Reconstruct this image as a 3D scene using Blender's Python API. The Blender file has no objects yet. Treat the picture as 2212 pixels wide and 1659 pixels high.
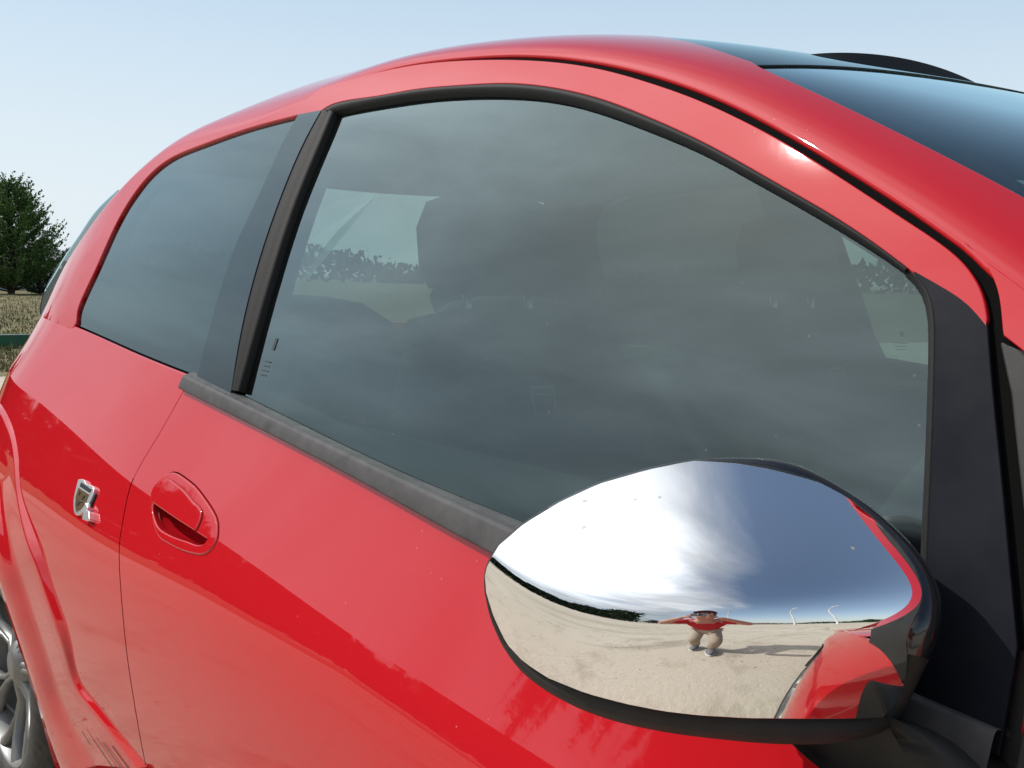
import bpy, math, random
import numpy as np
from mathutils import Vector, geometry
R = math.radians
random.seed(4); rng = np.random.default_rng(7)
SC = bpy.context.scene
COL = SC.collection

# ------------------------------------------------------------------ camera
cam_d = bpy.data.cameras.new('photo_camera'); cam = bpy.data.objects.new('photo_camera', cam_d); COL.objects.link(cam)
CP = np.array([1.008, -1.394, 1.137]); YAW, PIT, ROL = R(51.28), R(-5.64), R(1.16)
fw = np.array([-math.sin(YAW)*math.cos(PIT), math.cos(YAW)*math.cos(PIT), math.sin(PIT)])
rr = np.array([math.cos(YAW), math.sin(YAW), 0.]); uu = np.cross(rr, fw)
RI = rr*math.cos(ROL)+uu*math.sin(ROL); UP = -rr*math.sin(ROL)+uu*math.cos(ROL)
from mathutils import Matrix
m = Matrix.Identity(4)
for i in range(3):
    m[i][0] = RI[i]; m[i][1] = UP[i]; m[i][2] = -fw[i]; m[i][3] = CP[i]
cam.matrix_world = m
cam_d.sensor_width = 36; cam_d.lens = 2307/2212*36; cam_d.clip_start = .02; cam_d.clip_end = 4000
SC.camera = cam

# ------------------------------------------------------------------ light
SUN = np.array([-.579, -.429, .693]); SUN /= np.linalg.norm(SUN)
sl = bpy.data.lights.new('sun', 'SUN'); sl.energy = 3.6; sl.angle = R(.53); sl.color = (1, .96, .90)
so = bpy.data.objects.new('sun', sl); COL.objects.link(so)
so.rotation_euler = Vector(SUN).to_track_quat('Z', 'Y').to_euler()
W = bpy.data.worlds.new('World'); SC.world = W; W.use_nodes = True
nt = W.node_tree; N = nt.nodes; L = nt.links; N.clear()
def nd(t, tree=None, **k):
    n = (tree or nt).nodes.new(t)
    for a, b in k.items(): setattr(n, a, b)
    return n
out = nd('ShaderNodeOutputWorld'); bg = nd('ShaderNodeBackground'); bg.inputs[1].default_value = .105
sky = nd('ShaderNodeTexSky', sky_type='NISHITA'); sky.sun_disc = False
sky.sun_elevation = math.asin(SUN[2]); sky.sun_rotation = math.atan2(SUN[0], SUN[1])
sky.air_density = 1.25; sky.dust_density = 1.6; sky.ozone_density = 1.2
tc = nd('ShaderNodeTexCoord'); sep = nd('ShaderNodeSeparateXYZ'); L.new(tc.outputs['Generated'], sep.inputs[0])
def mth(op, a, b=None, c=None, tree=None, clamp=False):
    t = tree or nt; n = t.nodes.new('ShaderNodeMath'); n.operation = op; n.use_clamp = clamp
    for i, v in enumerate((a, b, c)):
        if v is None: continue
        if isinstance(v, (int, float)): n.inputs[i].default_value = v
        else: t.links.new(v, n.inputs[i])
    return n.outputs[0]
zz = mth('MAXIMUM', sep.outputs[2], 0.0); den = mth('ADD', zz, .22)
cx = mth('DIVIDE', sep.outputs[0], den); cy = mth('DIVIDE', sep.outputs[1], den)
comb = nd('ShaderNodeCombineXYZ'); L.new(cx, comb.inputs[0]); L.new(cy, comb.inputs[1])
mp = nd('ShaderNodeMapping'); mp.inputs['Rotation'].default_value = (0, 0, R(25)); mp.inputs['Scale'].default_value = (.62, 1.25, 1); mp.inputs['Location'].default_value = (3.1, 1.7, 0)
L.new(comb.outputs[0], mp.inputs[0])
n1 = nd('ShaderNodeTexNoise'); n1.inputs['Scale'].default_value = .85; n1.inputs['Detail'].default_value = 9; n1.inputs['Roughness'].default_value = .56; n1.inputs['Distortion'].default_value = .3
L.new(mp.outputs[0], n1.inputs[0])
# a bank of thin cloud to the seaward side of the lot, thinning out over the car
dp = nd('ShaderNodeVectorMath', operation='DOT_PRODUCT'); dp.inputs[1].default_value = (-.33, -.72, .60); L.new(tc.outputs['Generated'], dp.inputs[0])
bank = nd('ShaderNodeMapRange', interpolation_type='SMOOTHSTEP'); L.new(dp.outputs['Value'], bank.inputs[0])
bank.inputs[1].default_value = -.15; bank.inputs[2].default_value = .80; bank.inputs[3].default_value = -.36; bank.inputs[4].default_value = .15
cov = mth('ADD', n1.outputs[0], bank.outputs[0])
cm = nd('ShaderNodeMapRange', interpolation_type='SMOOTHSTEP'); L.new(cov, cm.inputs[0]); cm.inputs[1].default_value = .38; cm.inputs[2].default_value = .76; cm.inputs[4].default_value = .92
# pale haze low down, thicker on the sunward inland side
hd_ = nd('ShaderNodeVectorMath', operation='DOT_PRODUCT'); hd_.inputs[1].default_value = (-.80, .60, 0); L.new(tc.outputs['Generated'], hd_.inputs[0])
side = nd('ShaderNodeMapRange', interpolation_type='SMOOTHSTEP'); L.new(hd_.outputs['Value'], side.inputs[0]); side.inputs[1].default_value = -.6; side.inputs[2].default_value = .7; side.inputs[3].default_value = .45; side.inputs[4].default_value = 1
hz = nd('ShaderNodeMapRange', interpolation_type='SMOOTHSTEP'); L.new(sep.outputs[2], hz.inputs[0]); hz.inputs[1].default_value = -.02; hz.inputs[2].default_value = .75; hz.inputs[3].default_value = .95; hz.inputs[4].default_value = .05
hc_ = nd('ShaderNodeMapRange', interpolation_type='SMOOTHSTEP'); L.new(sep.outputs[2], hc_.inputs[0]); hc_.inputs[1].default_value = .02; hc_.inputs[2].default_value = .36
hcol = nd('ShaderNodeMix', data_type='RGBA'); L.new(hc_.outputs[0], hcol.inputs[0]); hcol.inputs[6].default_value = (7.6, 8.5, 9.1, 1); hcol.inputs[7].default_value = (5.6, 7.5, 9.4, 1)
hf_ = mth('MULTIPLY', hz.outputs[0], side.outputs[0])
mixh = nd('ShaderNodeMix', data_type='RGBA'); L.new(hf_, mixh.inputs[0]); L.new(sky.outputs[0], mixh.inputs[6]); L.new(hcol.outputs[2], mixh.inputs[7])
# cloud colour: sunlit white, brighter round the sun
ds = nd('ShaderNodeVectorMath', operation='DOT_PRODUCT'); ds.inputs[1].default_value = tuple(SUN); L.new(tc.outputs['Generated'], ds.inputs[0])
au = nd('ShaderNodeMapRange', interpolation_type='SMOOTHSTEP'); L.new(ds.outputs['Value'], au.inputs[0]); au.inputs[1].default_value = .60; au.inputs[2].default_value = 1.0; au.inputs[3].default_value = 7.5; au.inputs[4].default_value = 21
lo_ = nd('ShaderNodeMapRange', interpolation_type='SMOOTHSTEP'); L.new(sep.outputs[2], lo_.inputs[0]); lo_.inputs[1].default_value = 0; lo_.inputs[2].default_value = .62; lo_.inputs[3].default_value = .45; lo_.inputs[4].default_value = 1.15
ccol = nd('ShaderNodeMix', data_type='RGBA'); L.new(lo_.outputs[0], ccol.inputs[0]); ccol.inputs[6].default_value = (.80, .96, 1.16, 1); ccol.inputs[7].default_value = (.97, 1.0, 1.03, 1)
cc = nd('ShaderNodeVectorMath', operation='SCALE'); L.new(ccol.outputs[2], cc.inputs[0]); n2 = nd('ShaderNodeTexNoise'); n2.inputs['Scale'].default_value = 2.1; n2.inputs['Detail'].default_value = 7; n2.inputs['Roughness'].default_value = .55; n2.inputs['Distortion'].default_value = .4; L.new(mp.outputs[0], n2.inputs[0])
shd = nd('ShaderNodeMapRange'); L.new(n2.outputs[0], shd.inputs[0]); shd.inputs[1].default_value = .34; shd.inputs[2].default_value = .66; shd.inputs[3].default_value = .58; shd.inputs[4].default_value = 1.08
L.new(mth('MULTIPLY', mth('MULTIPLY', au.outputs[0], lo_.outputs[0]), shd.outputs[0]), cc.inputs['Scale'])
mixc = nd('ShaderNodeMix', data_type='RGBA'); L.new(cm.outputs[0], mixc.inputs[0]); L.new(mixh.outputs[2], mixc.inputs[6]); L.new(cc.outputs[0], mixc.inputs[7])
L.new(mixc.outputs[2], bg.inputs[0]); L.new(bg.outputs[0], out.inputs[0])
SC.view_settings.view_transform = 'Standard'; SC.view_settings.look = 'None'; SC.view_settings.exposure = 0.0; SC.view_settings.gamma = 1
SC.view_settings.use_curve_mapping = False
SC.render.engine = 'CYCLES'
SC.cycles.max_bounces = 12; SC.cycles.transparent_max_bounces = 16; SC.cycles.glossy_bounces = 6
SC.render.resolution_x = 1024; SC.render.resolution_y = 768

# ------------------------------------------------------------------ materials
def mat(name, col=(.5,.5,.5), rough=.5, metal=0, coat=0, spec=.5, coat_rough=.03, noise=None, bump=None, rnoise=None, **k):
    m = bpy.data.materials.new(name); m.use_nodes = True; t = m.node_tree; b = t.nodes['Principled BSDF']
    b.inputs['Base Color'].default_value = (*col, 1); b.inputs['Roughness'].default_value = rough; b.inputs['Metallic'].default_value = metal
    b.inputs['Coat Weight'].default_value = coat; b.inputs['Coat Roughness'].default_value = coat_rough; b.inputs['Specular IOR Level'].default_value = spec
    tcn = t.nodes.new('ShaderNodeTexCoord')
    if noise:   # (scale, colour2, lo, hi)
        n = t.nodes.new('ShaderNodeTexNoise'); n.inputs['Scale'].default_value = noise[0]; n.inputs['Detail'].default_value = 8; n.inputs['Roughness'].default_value = .62
        t.links.new(tcn.outputs['Object'], n.inputs[0])
        r_ = t.nodes.new('ShaderNodeMapRange'); r_.inputs[1].default_value = noise[2]; r_.inputs[2].default_value = noise[3]; t.links.new(n.outputs[0], r_.inputs[0])
        x = t.nodes.new('ShaderNodeMix'); x.data_type = 'RGBA'; x.inputs[6].default_value = (*col, 1); x.inputs[7].default_value = (*noise[1], 1)
        t.links.new(r_.outputs[0], x.inputs[0]); t.links.new(x.outputs[2], b.inputs['Base Color'])
    if rnoise:  # (scale, rough2, lo, hi)
        n = t.nodes.new('ShaderNodeTexNoise'); n.inputs['Scale'].default_value = rnoise[0]; n.inputs['Detail'].default_value = 6
        t.links.new(tcn.outputs['Object'], n.inputs[0])
        r_ = t.nodes.new('ShaderNodeMapRange'); r_.inputs[1].default_value = rnoise[2]; r_.inputs[2].default_value = rnoise[3]; r_.inputs[3].default_value = rough; r_.inputs[4].default_value = rnoise[1]
        t.links.new(n.outputs[0], r_.inputs[0]); t.links.new(r_.outputs[0], b.inputs['Roughness'])
    if bump:    # (scale, strength, distance)
        n = t.nodes.new('ShaderNodeTexNoise'); n.inputs['Scale'].default_value = bump[0]; n.inputs['Detail'].default_value = 6
        t.links.new(tcn.outputs['Object'], n.inputs[0])
        bp = t.nodes.new('ShaderNodeBump'); bp.inputs['Strength'].default_value = bump[1]; bp.inputs['Distance'].default_value = bump[2]
        t.links.new(n.outputs[0], bp.inputs['Height']); t.links.new(bp.outputs[0], b.inputs['Normal'])
    for a, v in k.items(): b.inputs[a.replace('_', ' ')].default_value = v
    return m
def speckle(m, scale, thr, col, amt=1.0, rough=None, rare=.58):
    """small dust specks and insect marks over a material's colour"""
    t = m.node_tree; b = t.nodes['Principled BSDF']; tcn = t.nodes.new('ShaderNodeTexCoord')
    v = t.nodes.new('ShaderNodeTexVoronoi'); v.inputs['Scale'].default_value = scale; t.links.new(tcn.outputs['Object'], v.inputs[0])
    n = t.nodes.new('ShaderNodeTexNoise'); n.inputs['Scale'].default_value = scale*.21; t.links.new(tcn.outputs['Object'], n.inputs[0])
    a = mth('LESS_THAN', v.outputs['Distance'], thr, tree=t); c = mth('GREATER_THAN', n.outputs[0], rare, tree=t); f = mth('MULTIPLY', a, c, tree=t); f = mth('MULTIPLY', f, amt, tree=t)
    x = t.nodes.new('ShaderNodeMix'); x.data_type = 'RGBA'; t.links.new(f, x.inputs[0]); x.inputs[7].default_value = (*col, 1)
    ln = b.inputs['Base Color'].links
    if ln: t.links.new(ln[0].from_socket, x.inputs[6])
    else: x.inputs[6].default_value = b.inputs['Base Color'].default_value
    t.links.new(x.outputs[2], b.inputs['Base Color'])
    if rough is not None:
        y = mth('MULTIPLY_ADD', f, rough-b.inputs['Roughness'].default_value, b.inputs['Roughness'].default_value, tree=t); t.links.new(y, b.inputs['Roughness'])
        z_ = mth('MULTIPLY_ADD', f, -b.inputs['Metallic'].default_value, b.inputs['Metallic'].default_value, tree=t); t.links.new(z_, b.inputs['Metallic'])
    return m
def glass(name, tint, refl=1.7, gcol=(.76, .95, .97), dirt=.005, base=None):
    m = bpy.data.materials.new(name); m.use_nodes = True; t = m.node_tree; t.nodes.clear()
    o = t.nodes.new('ShaderNodeOutputMaterial'); g = t.nodes.new('ShaderNodeBsdfGlossy'); g.inputs['Roughness'].default_value = .008; g.inputs['Color'].default_value = (*gcol, 1)
    tr = t.nodes.new('ShaderNodeBsdfTransparent'); tr.inputs[0].default_value = (*tint, 1)
    under = tr.outputs[0]
    if base:
        di = t.nodes.new('ShaderNodeBsdfDiffuse'); di.inputs[0].default_value = (*base, 1); under = di.outputs[0]
    # thin film of dust
    d = t.nodes.new('ShaderNodeBsdfDiffuse'); d.inputs[0].default_value = (.45, .44, .40, 1)
    tcn = t.nodes.new('ShaderNodeTexCoord'); n = t.nodes.new('ShaderNodeTexNoise'); n.inputs['Scale'].default_value = 9; n.inputs['Detail'].default_value = 8; t.links.new(tcn.outputs['Object'], n.inputs[0])
    v = t.nodes.new('ShaderNodeTexVoronoi'); v.inputs['Scale'].default_value = 60; t.links.new(tcn.outputs['Object'], v.inputs[0])
    n2 = t.nodes.new('ShaderNodeTexNoise'); n2.inputs['Scale'].default_value = 25; t.links.new(tcn.outputs['Object'], n2.inputs[0])
    sp = mth('MULTIPLY', mth('LESS_THAN', v.outputs['Distance'], .07, tree=t), mth('GREATER_THAN', n2.outputs[0], .6, tree=t), tree=t)
    f = mth('MULTIPLY_ADD', n.outputs[0], dirt*2, mth('MULTIPLY', sp, .10, tree=t), tree=t)
    m1 = t.nodes.new('ShaderNodeMixShader'); t.links.new(f, m1.inputs[0]); t.links.new(under, m1.inputs[1]); t.links.new(d.outputs[0], m1.inputs[2])
    # reflectance of a thin pane, the same from either side
    ge = t.nodes.new('ShaderNodeNewGeometry'); dv = t.nodes.new('ShaderNodeVectorMath'); dv.operation = 'DOT_PRODUCT'; t.links.new(ge.outputs['Incoming'], dv.inputs[0]); t.links.new(ge.outputs['Normal'], dv.inputs[1])
    c1 = mth('SUBTRACT', 1.0, mth('ABSOLUTE', dv.outputs['Value'], tree=t), tree=t, clamp=True)
    ff = mth('MULTIPLY', mth('MULTIPLY_ADD', mth('POWER', c1, 5.0, tree=t), .96, .042, tree=t), refl, tree=t, clamp=True)
    m2 = t.nodes.new('ShaderNodeMixShader'); t.links.new(ff, m2.inputs[0]); t.links.new(m1.outputs[0], m2.inputs[1]); t.links.new(g.outputs[0], m2.inputs[2])
    t.links.new(m2.outputs[0], o.inputs[0]); return m
RED = speckle(mat('red_paint', (.47, .010, .016), .6, coat=1, coat_rough=.03, spec=.0, Coat_IOR=1.58), 55, .05, (.7, .5, .45), .22)
SEAL = mat('deep_seal', (.004, .004, .004), .9, spec=.05)
GAPRED = mat('shaded_gap_red', (.10, .004, .005), .8)  # body red darkened by colour, for the shade inside the handle gaps
CHROME = speckle(mat('chrome', (.93, .94, .95), .012, metal=1), 46, .075, (.30, .27, .22), .7, .5, .53)
BRIGHT = mat('bright_metal', (.88, .88, .88), .28, metal=.85)
BRONZE = mat('bronze_enamel', (.16, .095, .04), .3, metal=.4, coat=.8)
INK = mat('dark_enamel', (.01, .01, .012), .3)
RUBBER = mat('rubber_seal', (.010, .0097, .010), .65, spec=.2, bump=(220, .25, .0006))
STRIP = mat('weathered_plastic', (.046, .045, .048), .62, spec=.25, noise=(34, (.078, .076, .076), .35, .7), bump=(300, .3, .0005), rnoise=(40, .68, .3, .7))
SATIN = mat('satin_black_film', (.008, .009, .014), .5, spec=.06, noise=(14, (.015, .016, .021), .4, .7), rnoise=(30, .6, .3, .7))
GLOSSBLACK = mat('gloss_black', (.008, .009, .012), .08, coat=1)
MIRRORBLACK = speckle(mat('black_housing', (.012, .014, .016), .16, coat=.9, coat_rough=.03), 60, .05, (.3, .28, .22), .7)
DARKPLASTIC = mat('dark_plastic', (.022, .021, .020), .6, spec=.3, noise=(30, (.032, .030, .028), .4, .7), bump=(400, .2, .0004))
UNDER = mat('underbody', (.012, .012, .012), .8)
TRIM = mat('interior_trim', (.020, .021, .023), .75, noise=(20, (.028, .028, .03), .4, .7))
HEADLINER = mat('headliner', (.16, .16, .155), .9, noise=(90, (.12, .12, .12), .4, .6))
FABRIC = mat('seat_fabric', (.022, .023, .026), .9, noise=(140, (.04, .04, .045), .4, .6), bump=(300, .3, .001))
PALETHREAD = mat('pale_thread', (.42, .48, .48), .7)
TYRE = mat('tyre_rubber', (.022, .022, .021), .72, noise=(60, (.05, .046, .04), .45, .7), bump=(150, .3, .001))
ALLOY = mat('alloy', (.20, .205, .20), .42, metal=.7, noise=(40, (.20, .20, .20), .4, .7))
ALLOYDARK = mat('alloy_dark', (.06, .06, .07), .3, metal=.6)
GLASS = glass('door_glass_tint', (.31, .41, .37), 2.0)
PRIVACY = glass('quarter_glass_tint', (.03, .035, .035), 1.5)
CLEAR = glass('tailgate_glass_tint', (.60, .68, .66), 1.7)
SCREEN = glass('screen_glass_tint', (.30, .40, .40), 2.0, dirt=.02)
APPLIQUE = glass('pillar_film', (0, 0, 0), 1.15, base=(.012, .013, .017))
# very slight orange peel in the clear coat
_t = RED.node_tree; _n = _t.nodes.new('ShaderNodeTexNoise'); _n.inputs['Scale'].default_value = 30; _n.inputs['Detail'].default_value = 3; _c = _t.nodes.new('ShaderNodeTexCoord'); _t.links.new(_c.outputs['Object'], _n.inputs[0])
_b = _t.nodes.new('ShaderNodeBump'); _b.inputs['Strength'].default_value = .35; _b.inputs['Distance'].default_value = .00014; _t.links.new(_n.outputs[0], _b.inputs['Height']); _t.links.new(_b.outputs[0], _t.nodes['Principled BSDF'].inputs['Coat Normal'])
BLACKGLASS = glass('black_roof_glass', (0, 0, 0), .95, base=(.006, .008, .012))
MIRRORGLASS = mat('mirror_glass', (.85, .87, .88), .0, metal=1)

# ------------------------------------------------------------------ mesh helpers
class MB:
    def __init__(s): s.v = []; s.n = []; s.f = []; s.m = []; s.has = True
    def add(s, P, F, Nn=None, mi=0):
        b = len(s.v); P = np.asarray(P, float)
        s.v.extend(P.tolist())
        if Nn is None: s.n.extend([[0, 0, 0]]*len(P))
        else: s.n.extend(np.asarray(Nn, float).tolist())
        for f in F: s.f.append([b+int(i) for i in f]); s.m.append(mi)
        return b
    def grid(s, P, Nn=None, flip=False, mi=0, closed=False):
        P = np.asarray(P, float); a, b = P.shape[:2]; F = []
        for i in range(a-1):
            for j in range(b if closed else b-1):
                q = [i*b+j, i*b+(j+1) % b, (i+1)*b+(j+1) % b, (i+1)*b+j]; F.append(q[::-1] if flip else q)
        s.add(P.reshape(-1, 3), F, None if Nn is None else np.asarray(Nn).reshape(-1, 3), mi)
    def box(s, c, d, rot=None, mi=0, bev=0):
        c = np.array(c, float); d = np.array(d, float)/2
        V = np.array([[x, y, z] for x in (-1, 1) for y in (-1, 1) for z in (-1, 1)])*d
        if rot is not None: V = V @ np.array(rot.to_matrix()).T
        s.add(V+c, [(0, 1, 3, 2), (4, 6, 7, 5), (0, 4, 5, 1), (2, 3, 7, 6), (0, 2, 6, 4), (1, 5, 7, 3)], None, mi)
    def tube(s, pts, r, n=10, mi=0, cap=True):
        pts = np.asarray(pts, float); k = len(pts); r = np.broadcast_to(r, (k,)); rings = []
        t = np.gradient(pts, axis=0); a = np.array([0, 0, 1.]) if abs(t[0][2]) < .8*np.linalg.norm(t[0]) else np.array([1., 0, 0])
        for i in range(k):
            w = t[i]/np.linalg.norm(t[i]); u = np.cross(a, w); u /= np.linalg.norm(u); v = np.cross(w, u)
            an = np.linspace(0, 2*np.pi, n, endpoint=False)
            rings.append(pts[i]+r[i]*(np.cos(an)[:, None]*u+np.sin(an)[:, None]*v))
        b = len(s.v); s.grid(np.array(rings), closed=True, mi=mi)
        if cap: s.f.append([b+i for i in range(n)][::-1]); s.f.append([b+(k-1)*n+i for i in range(n)]); s.m += [mi, mi]
    def build(s, name, mats, parent=None, smooth=True, cust=None):
        if cust is None and len(s.n) and np.abs(np.array(s.n)).sum() > 0:   # wind every face the way its normals point
            V_ = np.array(s.v); N_ = np.array(s.n)
            for i, f in enumerate(s.f):
                p = V_[f]; g = np.cross(p[1]-p[0], p[2]-p[0]) if len(f) == 3 else np.cross(p[2]-p[0], p[3]-p[1])
                if g @ N_[f].mean(0) < 0: s.f[i] = f[::-1]
        me = bpy.data.meshes.new(name); me.from_pydata(s.v, [], s.f); me.validate(clean_customdata=False)
        mats = mats if isinstance(mats, (list, tuple)) else [mats]
        for m_ in mats: me.materials.append(m_)
        if len(me.polygons) == len(s.m): me.polygons.foreach_set('material_index', s.m)
        me.polygons.foreach_set('use_smooth', [smooth]*len(me.polygons)); me.update()
        nn = np.array(s.n) if len(s.n) else np.zeros((0, 3))
        if cust is None: cust = len(nn) == len(me.vertices) and np.abs(nn).sum() > 0
        if cust: me.normals_split_custom_set_from_vertices(nn.tolist())
        o = bpy.data.objects.new(name, me); COL.objects.link(o)
        if parent is not None: o.parent = parent
        return o
def tag(o, label=None, cat=None, group=None, kind=None):
    for k, v in (('label', label), ('category', cat), ('group', group), ('kind', kind)):
        if v: o[k] = v
    return o
def empty(name, loc=(0, 0, 0)):
    o = bpy.data.objects.new(name, None); COL.objects.link(o); o.location = loc; o.empty_display_size = .1; return o

def spl(xs, ys):
    """natural cubic spline"""
    xs = np.array(xs, float); ys = np.array(ys, float); n = len(xs); h = np.diff(xs)
    A = np.zeros((n, n)); b = np.zeros(n); A[0, 0] = A[-1, -1] = 1
    for i in range(1, n-1):
        A[i, i-1] = h[i-1]; A[i, i] = 2*(h[i-1]+h[i]); A[i, i+1] = h[i]; b[i] = 6*((ys[i+1]-ys[i])/h[i]-(ys[i]-ys[i-1])/h[i-1])
    M = np.linalg.solve(A, b); s0 = (ys[1]-ys[0])/h[0]-h[0]*M[1]/6; s1 = (ys[-1]-ys[-2])/h[-1]+h[-1]*M[-2]/6
    def f(x):
        x = np.asarray(x, float); i = np.clip(np.searchsorted(xs, x)-1, 0, n-2); xc = np.clip(x, xs[0], xs[-1])
        a = (xs[i+1]-xc)/h[i]; c = (xc-xs[i])/h[i]
        r = a*ys[i]+c*ys[i+1]+((a**3-a)*M[i]+(c**3-c)*M[i+1])*h[i]**2/6
        return np.where(x < xs[0], ys[0]+(x-xs[0])*s0, np.where(x > xs[-1], ys[-1]+(x-xs[-1])*s1, r))
    return f
def curve(pts, step=.010):
    """smooth curve through points, resampled"""
    p = np.array(pts, float)
    if len(p) == 2:
        n = max(2, int(np.linalg.norm(p[1]-p[0])/step)+1); return p[0]+(p[1]-p[0])*np.linspace(0, 1, n)[:, None]
    d = np.r_[0, np.cumsum(np.maximum(np.linalg.norm(np.diff(p, axis=0), axis=1), 1e-5)**.75)]
    fs = [spl(d, p[:, k]) for k in range(p.shape[1])]
    u = np.linspace(0, d[-1], 60*len(p)); q = np.stack([f(u) for f in fs], -1)
    L_ = np.r_[0, np.cumsum(np.linalg.norm(np.diff(q, axis=0), axis=1))]; n = max(3, int(L_[-1]/step)+1)
    t = np.linspace(0, L_[-1], n); return np.stack([np.interp(t, L_, q[:, k]) for k in range(p.shape[1])], -1)
def chain(*cs):
    """join curves to one closed polygon, dropping doubled ends"""
    o = []
    for c in cs:
        for q in np.asarray(c):
            if not o or np.hypot(*(q-o[-1])) > 1e-3: o.append(q)
    if np.hypot(*(o[0]-o[-1])) < 1e-3: o.pop()
    return np.array(o)
def inpoly(P, poly):
    x, y = P[:, 0], P[:, 1]; r = np.zeros(len(P), bool); n = len(poly)
    for i in range(n):
        a, b = poly[i], poly[(i+1) % n]
        c = ((a[1] > y) != (b[1] > y))
        with np.errstate(divide='ignore', invalid='ignore'):
            xi = (b[0]-a[0])*(y-a[1])/(b[1]-a[1])+a[0]
        r ^= c & (x < xi)
    return r
def area(p): x, y = p[:, 0], p[:, 1]; return .5*np.sum(x*np.roll(y, -1)-np.roll(x, -1)*y)
def inset(poly, g):
    if area(poly) < 0: poly = poly[::-1]
    t = np.roll(poly, -1, 0)-np.roll(poly, 1, 0); t /= np.linalg.norm(t, axis=1)[:, None]+1e-9
    return poly+np.stack([-t[:, 1], t[:, 0]], -1)*g
def panel(mb, poly, fmap, holes=(), step=.03, off=0., roll=.0015, depth=.012, mi=0, flip=False, edge=None, holeroll=True):
    """a sheet over the region poly of the surface fmap, its edges rounded and returned inwards"""
    poly = np.asarray(poly, float)
    if area(poly) < 0: poly = poly[::-1]
    lo, hi = poly.min(0), poly.max(0); st = np.array([step, step]) if np.isscalar(step) else np.array(step)
    gx, gy = np.meshgrid(np.arange(lo[0]+st[0]*.5, hi[0], st[0]), np.arange(lo[1]+st[1]*.5, hi[1], st[1])); g = np.stack([gx.ravel(), gy.ravel()], -1)
    g = g[inpoly(g, poly)]
    loops = [poly]+[np.asarray(h) for h in holes]
    for h in holes: g = g[~inpoly(g, np.asarray(h))]
    B = np.vstack(loops)
    if len(g): g = g[np.array([((B-q)**2/(st*.45)**2).sum(1).min() > 1 for q in g])]
    V = np.vstack(loops+[g]); E = []; b = 0
    for l in loops: E += [(b+i, b+(i+1) % len(l)) for i in range(len(l))]; b += len(l)
    r = geometry.delaunay_2d_cdt([Vector(q) for q in V], E, [], 0, 1e-6)
    vv = np.array([[q.x, q.y] for q in r[0]]); ff = np.array([list(f) for f in r[2]])
    c = vv[ff].mean(1); k = inpoly(c, poly)
    for h in holes: k &= ~inpoly(c, np.asarray(h))
    ff = ff[k]
    P, Nn = fmap(vv[:, 0], vv[:, 1]); P = P+Nn*off
    # orient
    fn = np.cross(P[ff[:, 1]]-P[ff[:, 0]], P[ff[:, 2]]-P[ff[:, 0]]); sg = (fn*Nn[ff[:, 0]]).sum(1) < 0; ff[sg] = ff[sg][:, ::-1]
    mb.add(P, ff, Nn, mi)
    if roll is not None:
        for li, l in enumerate(loops):
            if li and not holeroll: continue
            s = l if (area(l) > 0) == (li == 0) else l[::-1]
            rim(mb, s, fmap, off, roll, depth, mi)
def rim(mb, l, fmap, off, roll, depth, mi=0, closed=True):
    P, Nn = fmap(l[:, 0], l[:, 1]); P = P+Nn*off
    T = np.roll(P, -1, 0)-np.roll(P, 1, 0)
    if not closed: T[0] = P[1]-P[0]; T[-1] = P[-1]-P[-2]
    B = np.cross(T, Nn); B /= np.linalg.norm(B, axis=1)[:, None]+1e-12
    # outward = away from polygon: test with a small step in parameter space
    e = np.roll(l, -1, 0)-np.roll(l, 1, 0)
    if not closed: e[0] = l[1]-l[0]; e[-1] = l[-1]-l[-2]
    e = e/(np.linalg.norm(e, axis=1)[:, None]+1e-9); q = l+np.stack([e[:, 1], -e[:, 0]], -1)*.002
    P2, _ = fmap(q[:, 0], q[:, 1]); sg = np.sign((((P2+Nn*off)-P)*B).sum(1)); sg[sg == 0] = 1; B = B*sg[:, None]
    rows, nr = [], []
    for a in (0, 30, 60, 90):
        s_, c_ = math.sin(R(a)), math.cos(R(a)); rows.append(P+B*roll*s_+Nn*roll*(c_-1)); nr.append(Nn*c_+B*s_)
    rows.append(P+B*roll-Nn*depth); nr.append(B)
    rows = np.array(rows); nr = np.array(nr)
    if closed: rows = np.concatenate([rows, rows[:, :1]], 1); nr = np.concatenate([nr, nr[:, :1]], 1)
    a, b = rows.shape[:2]
    fl = np.median((np.cross(rows[-1, :-1]-rows[-2, :-1], rows[-2, 1:]-rows[-2, :-1])*nr[-1, :-1]).sum(1)) > 0
    mb.grid(rows, nr, flip=not fl, mi=mi)

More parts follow.
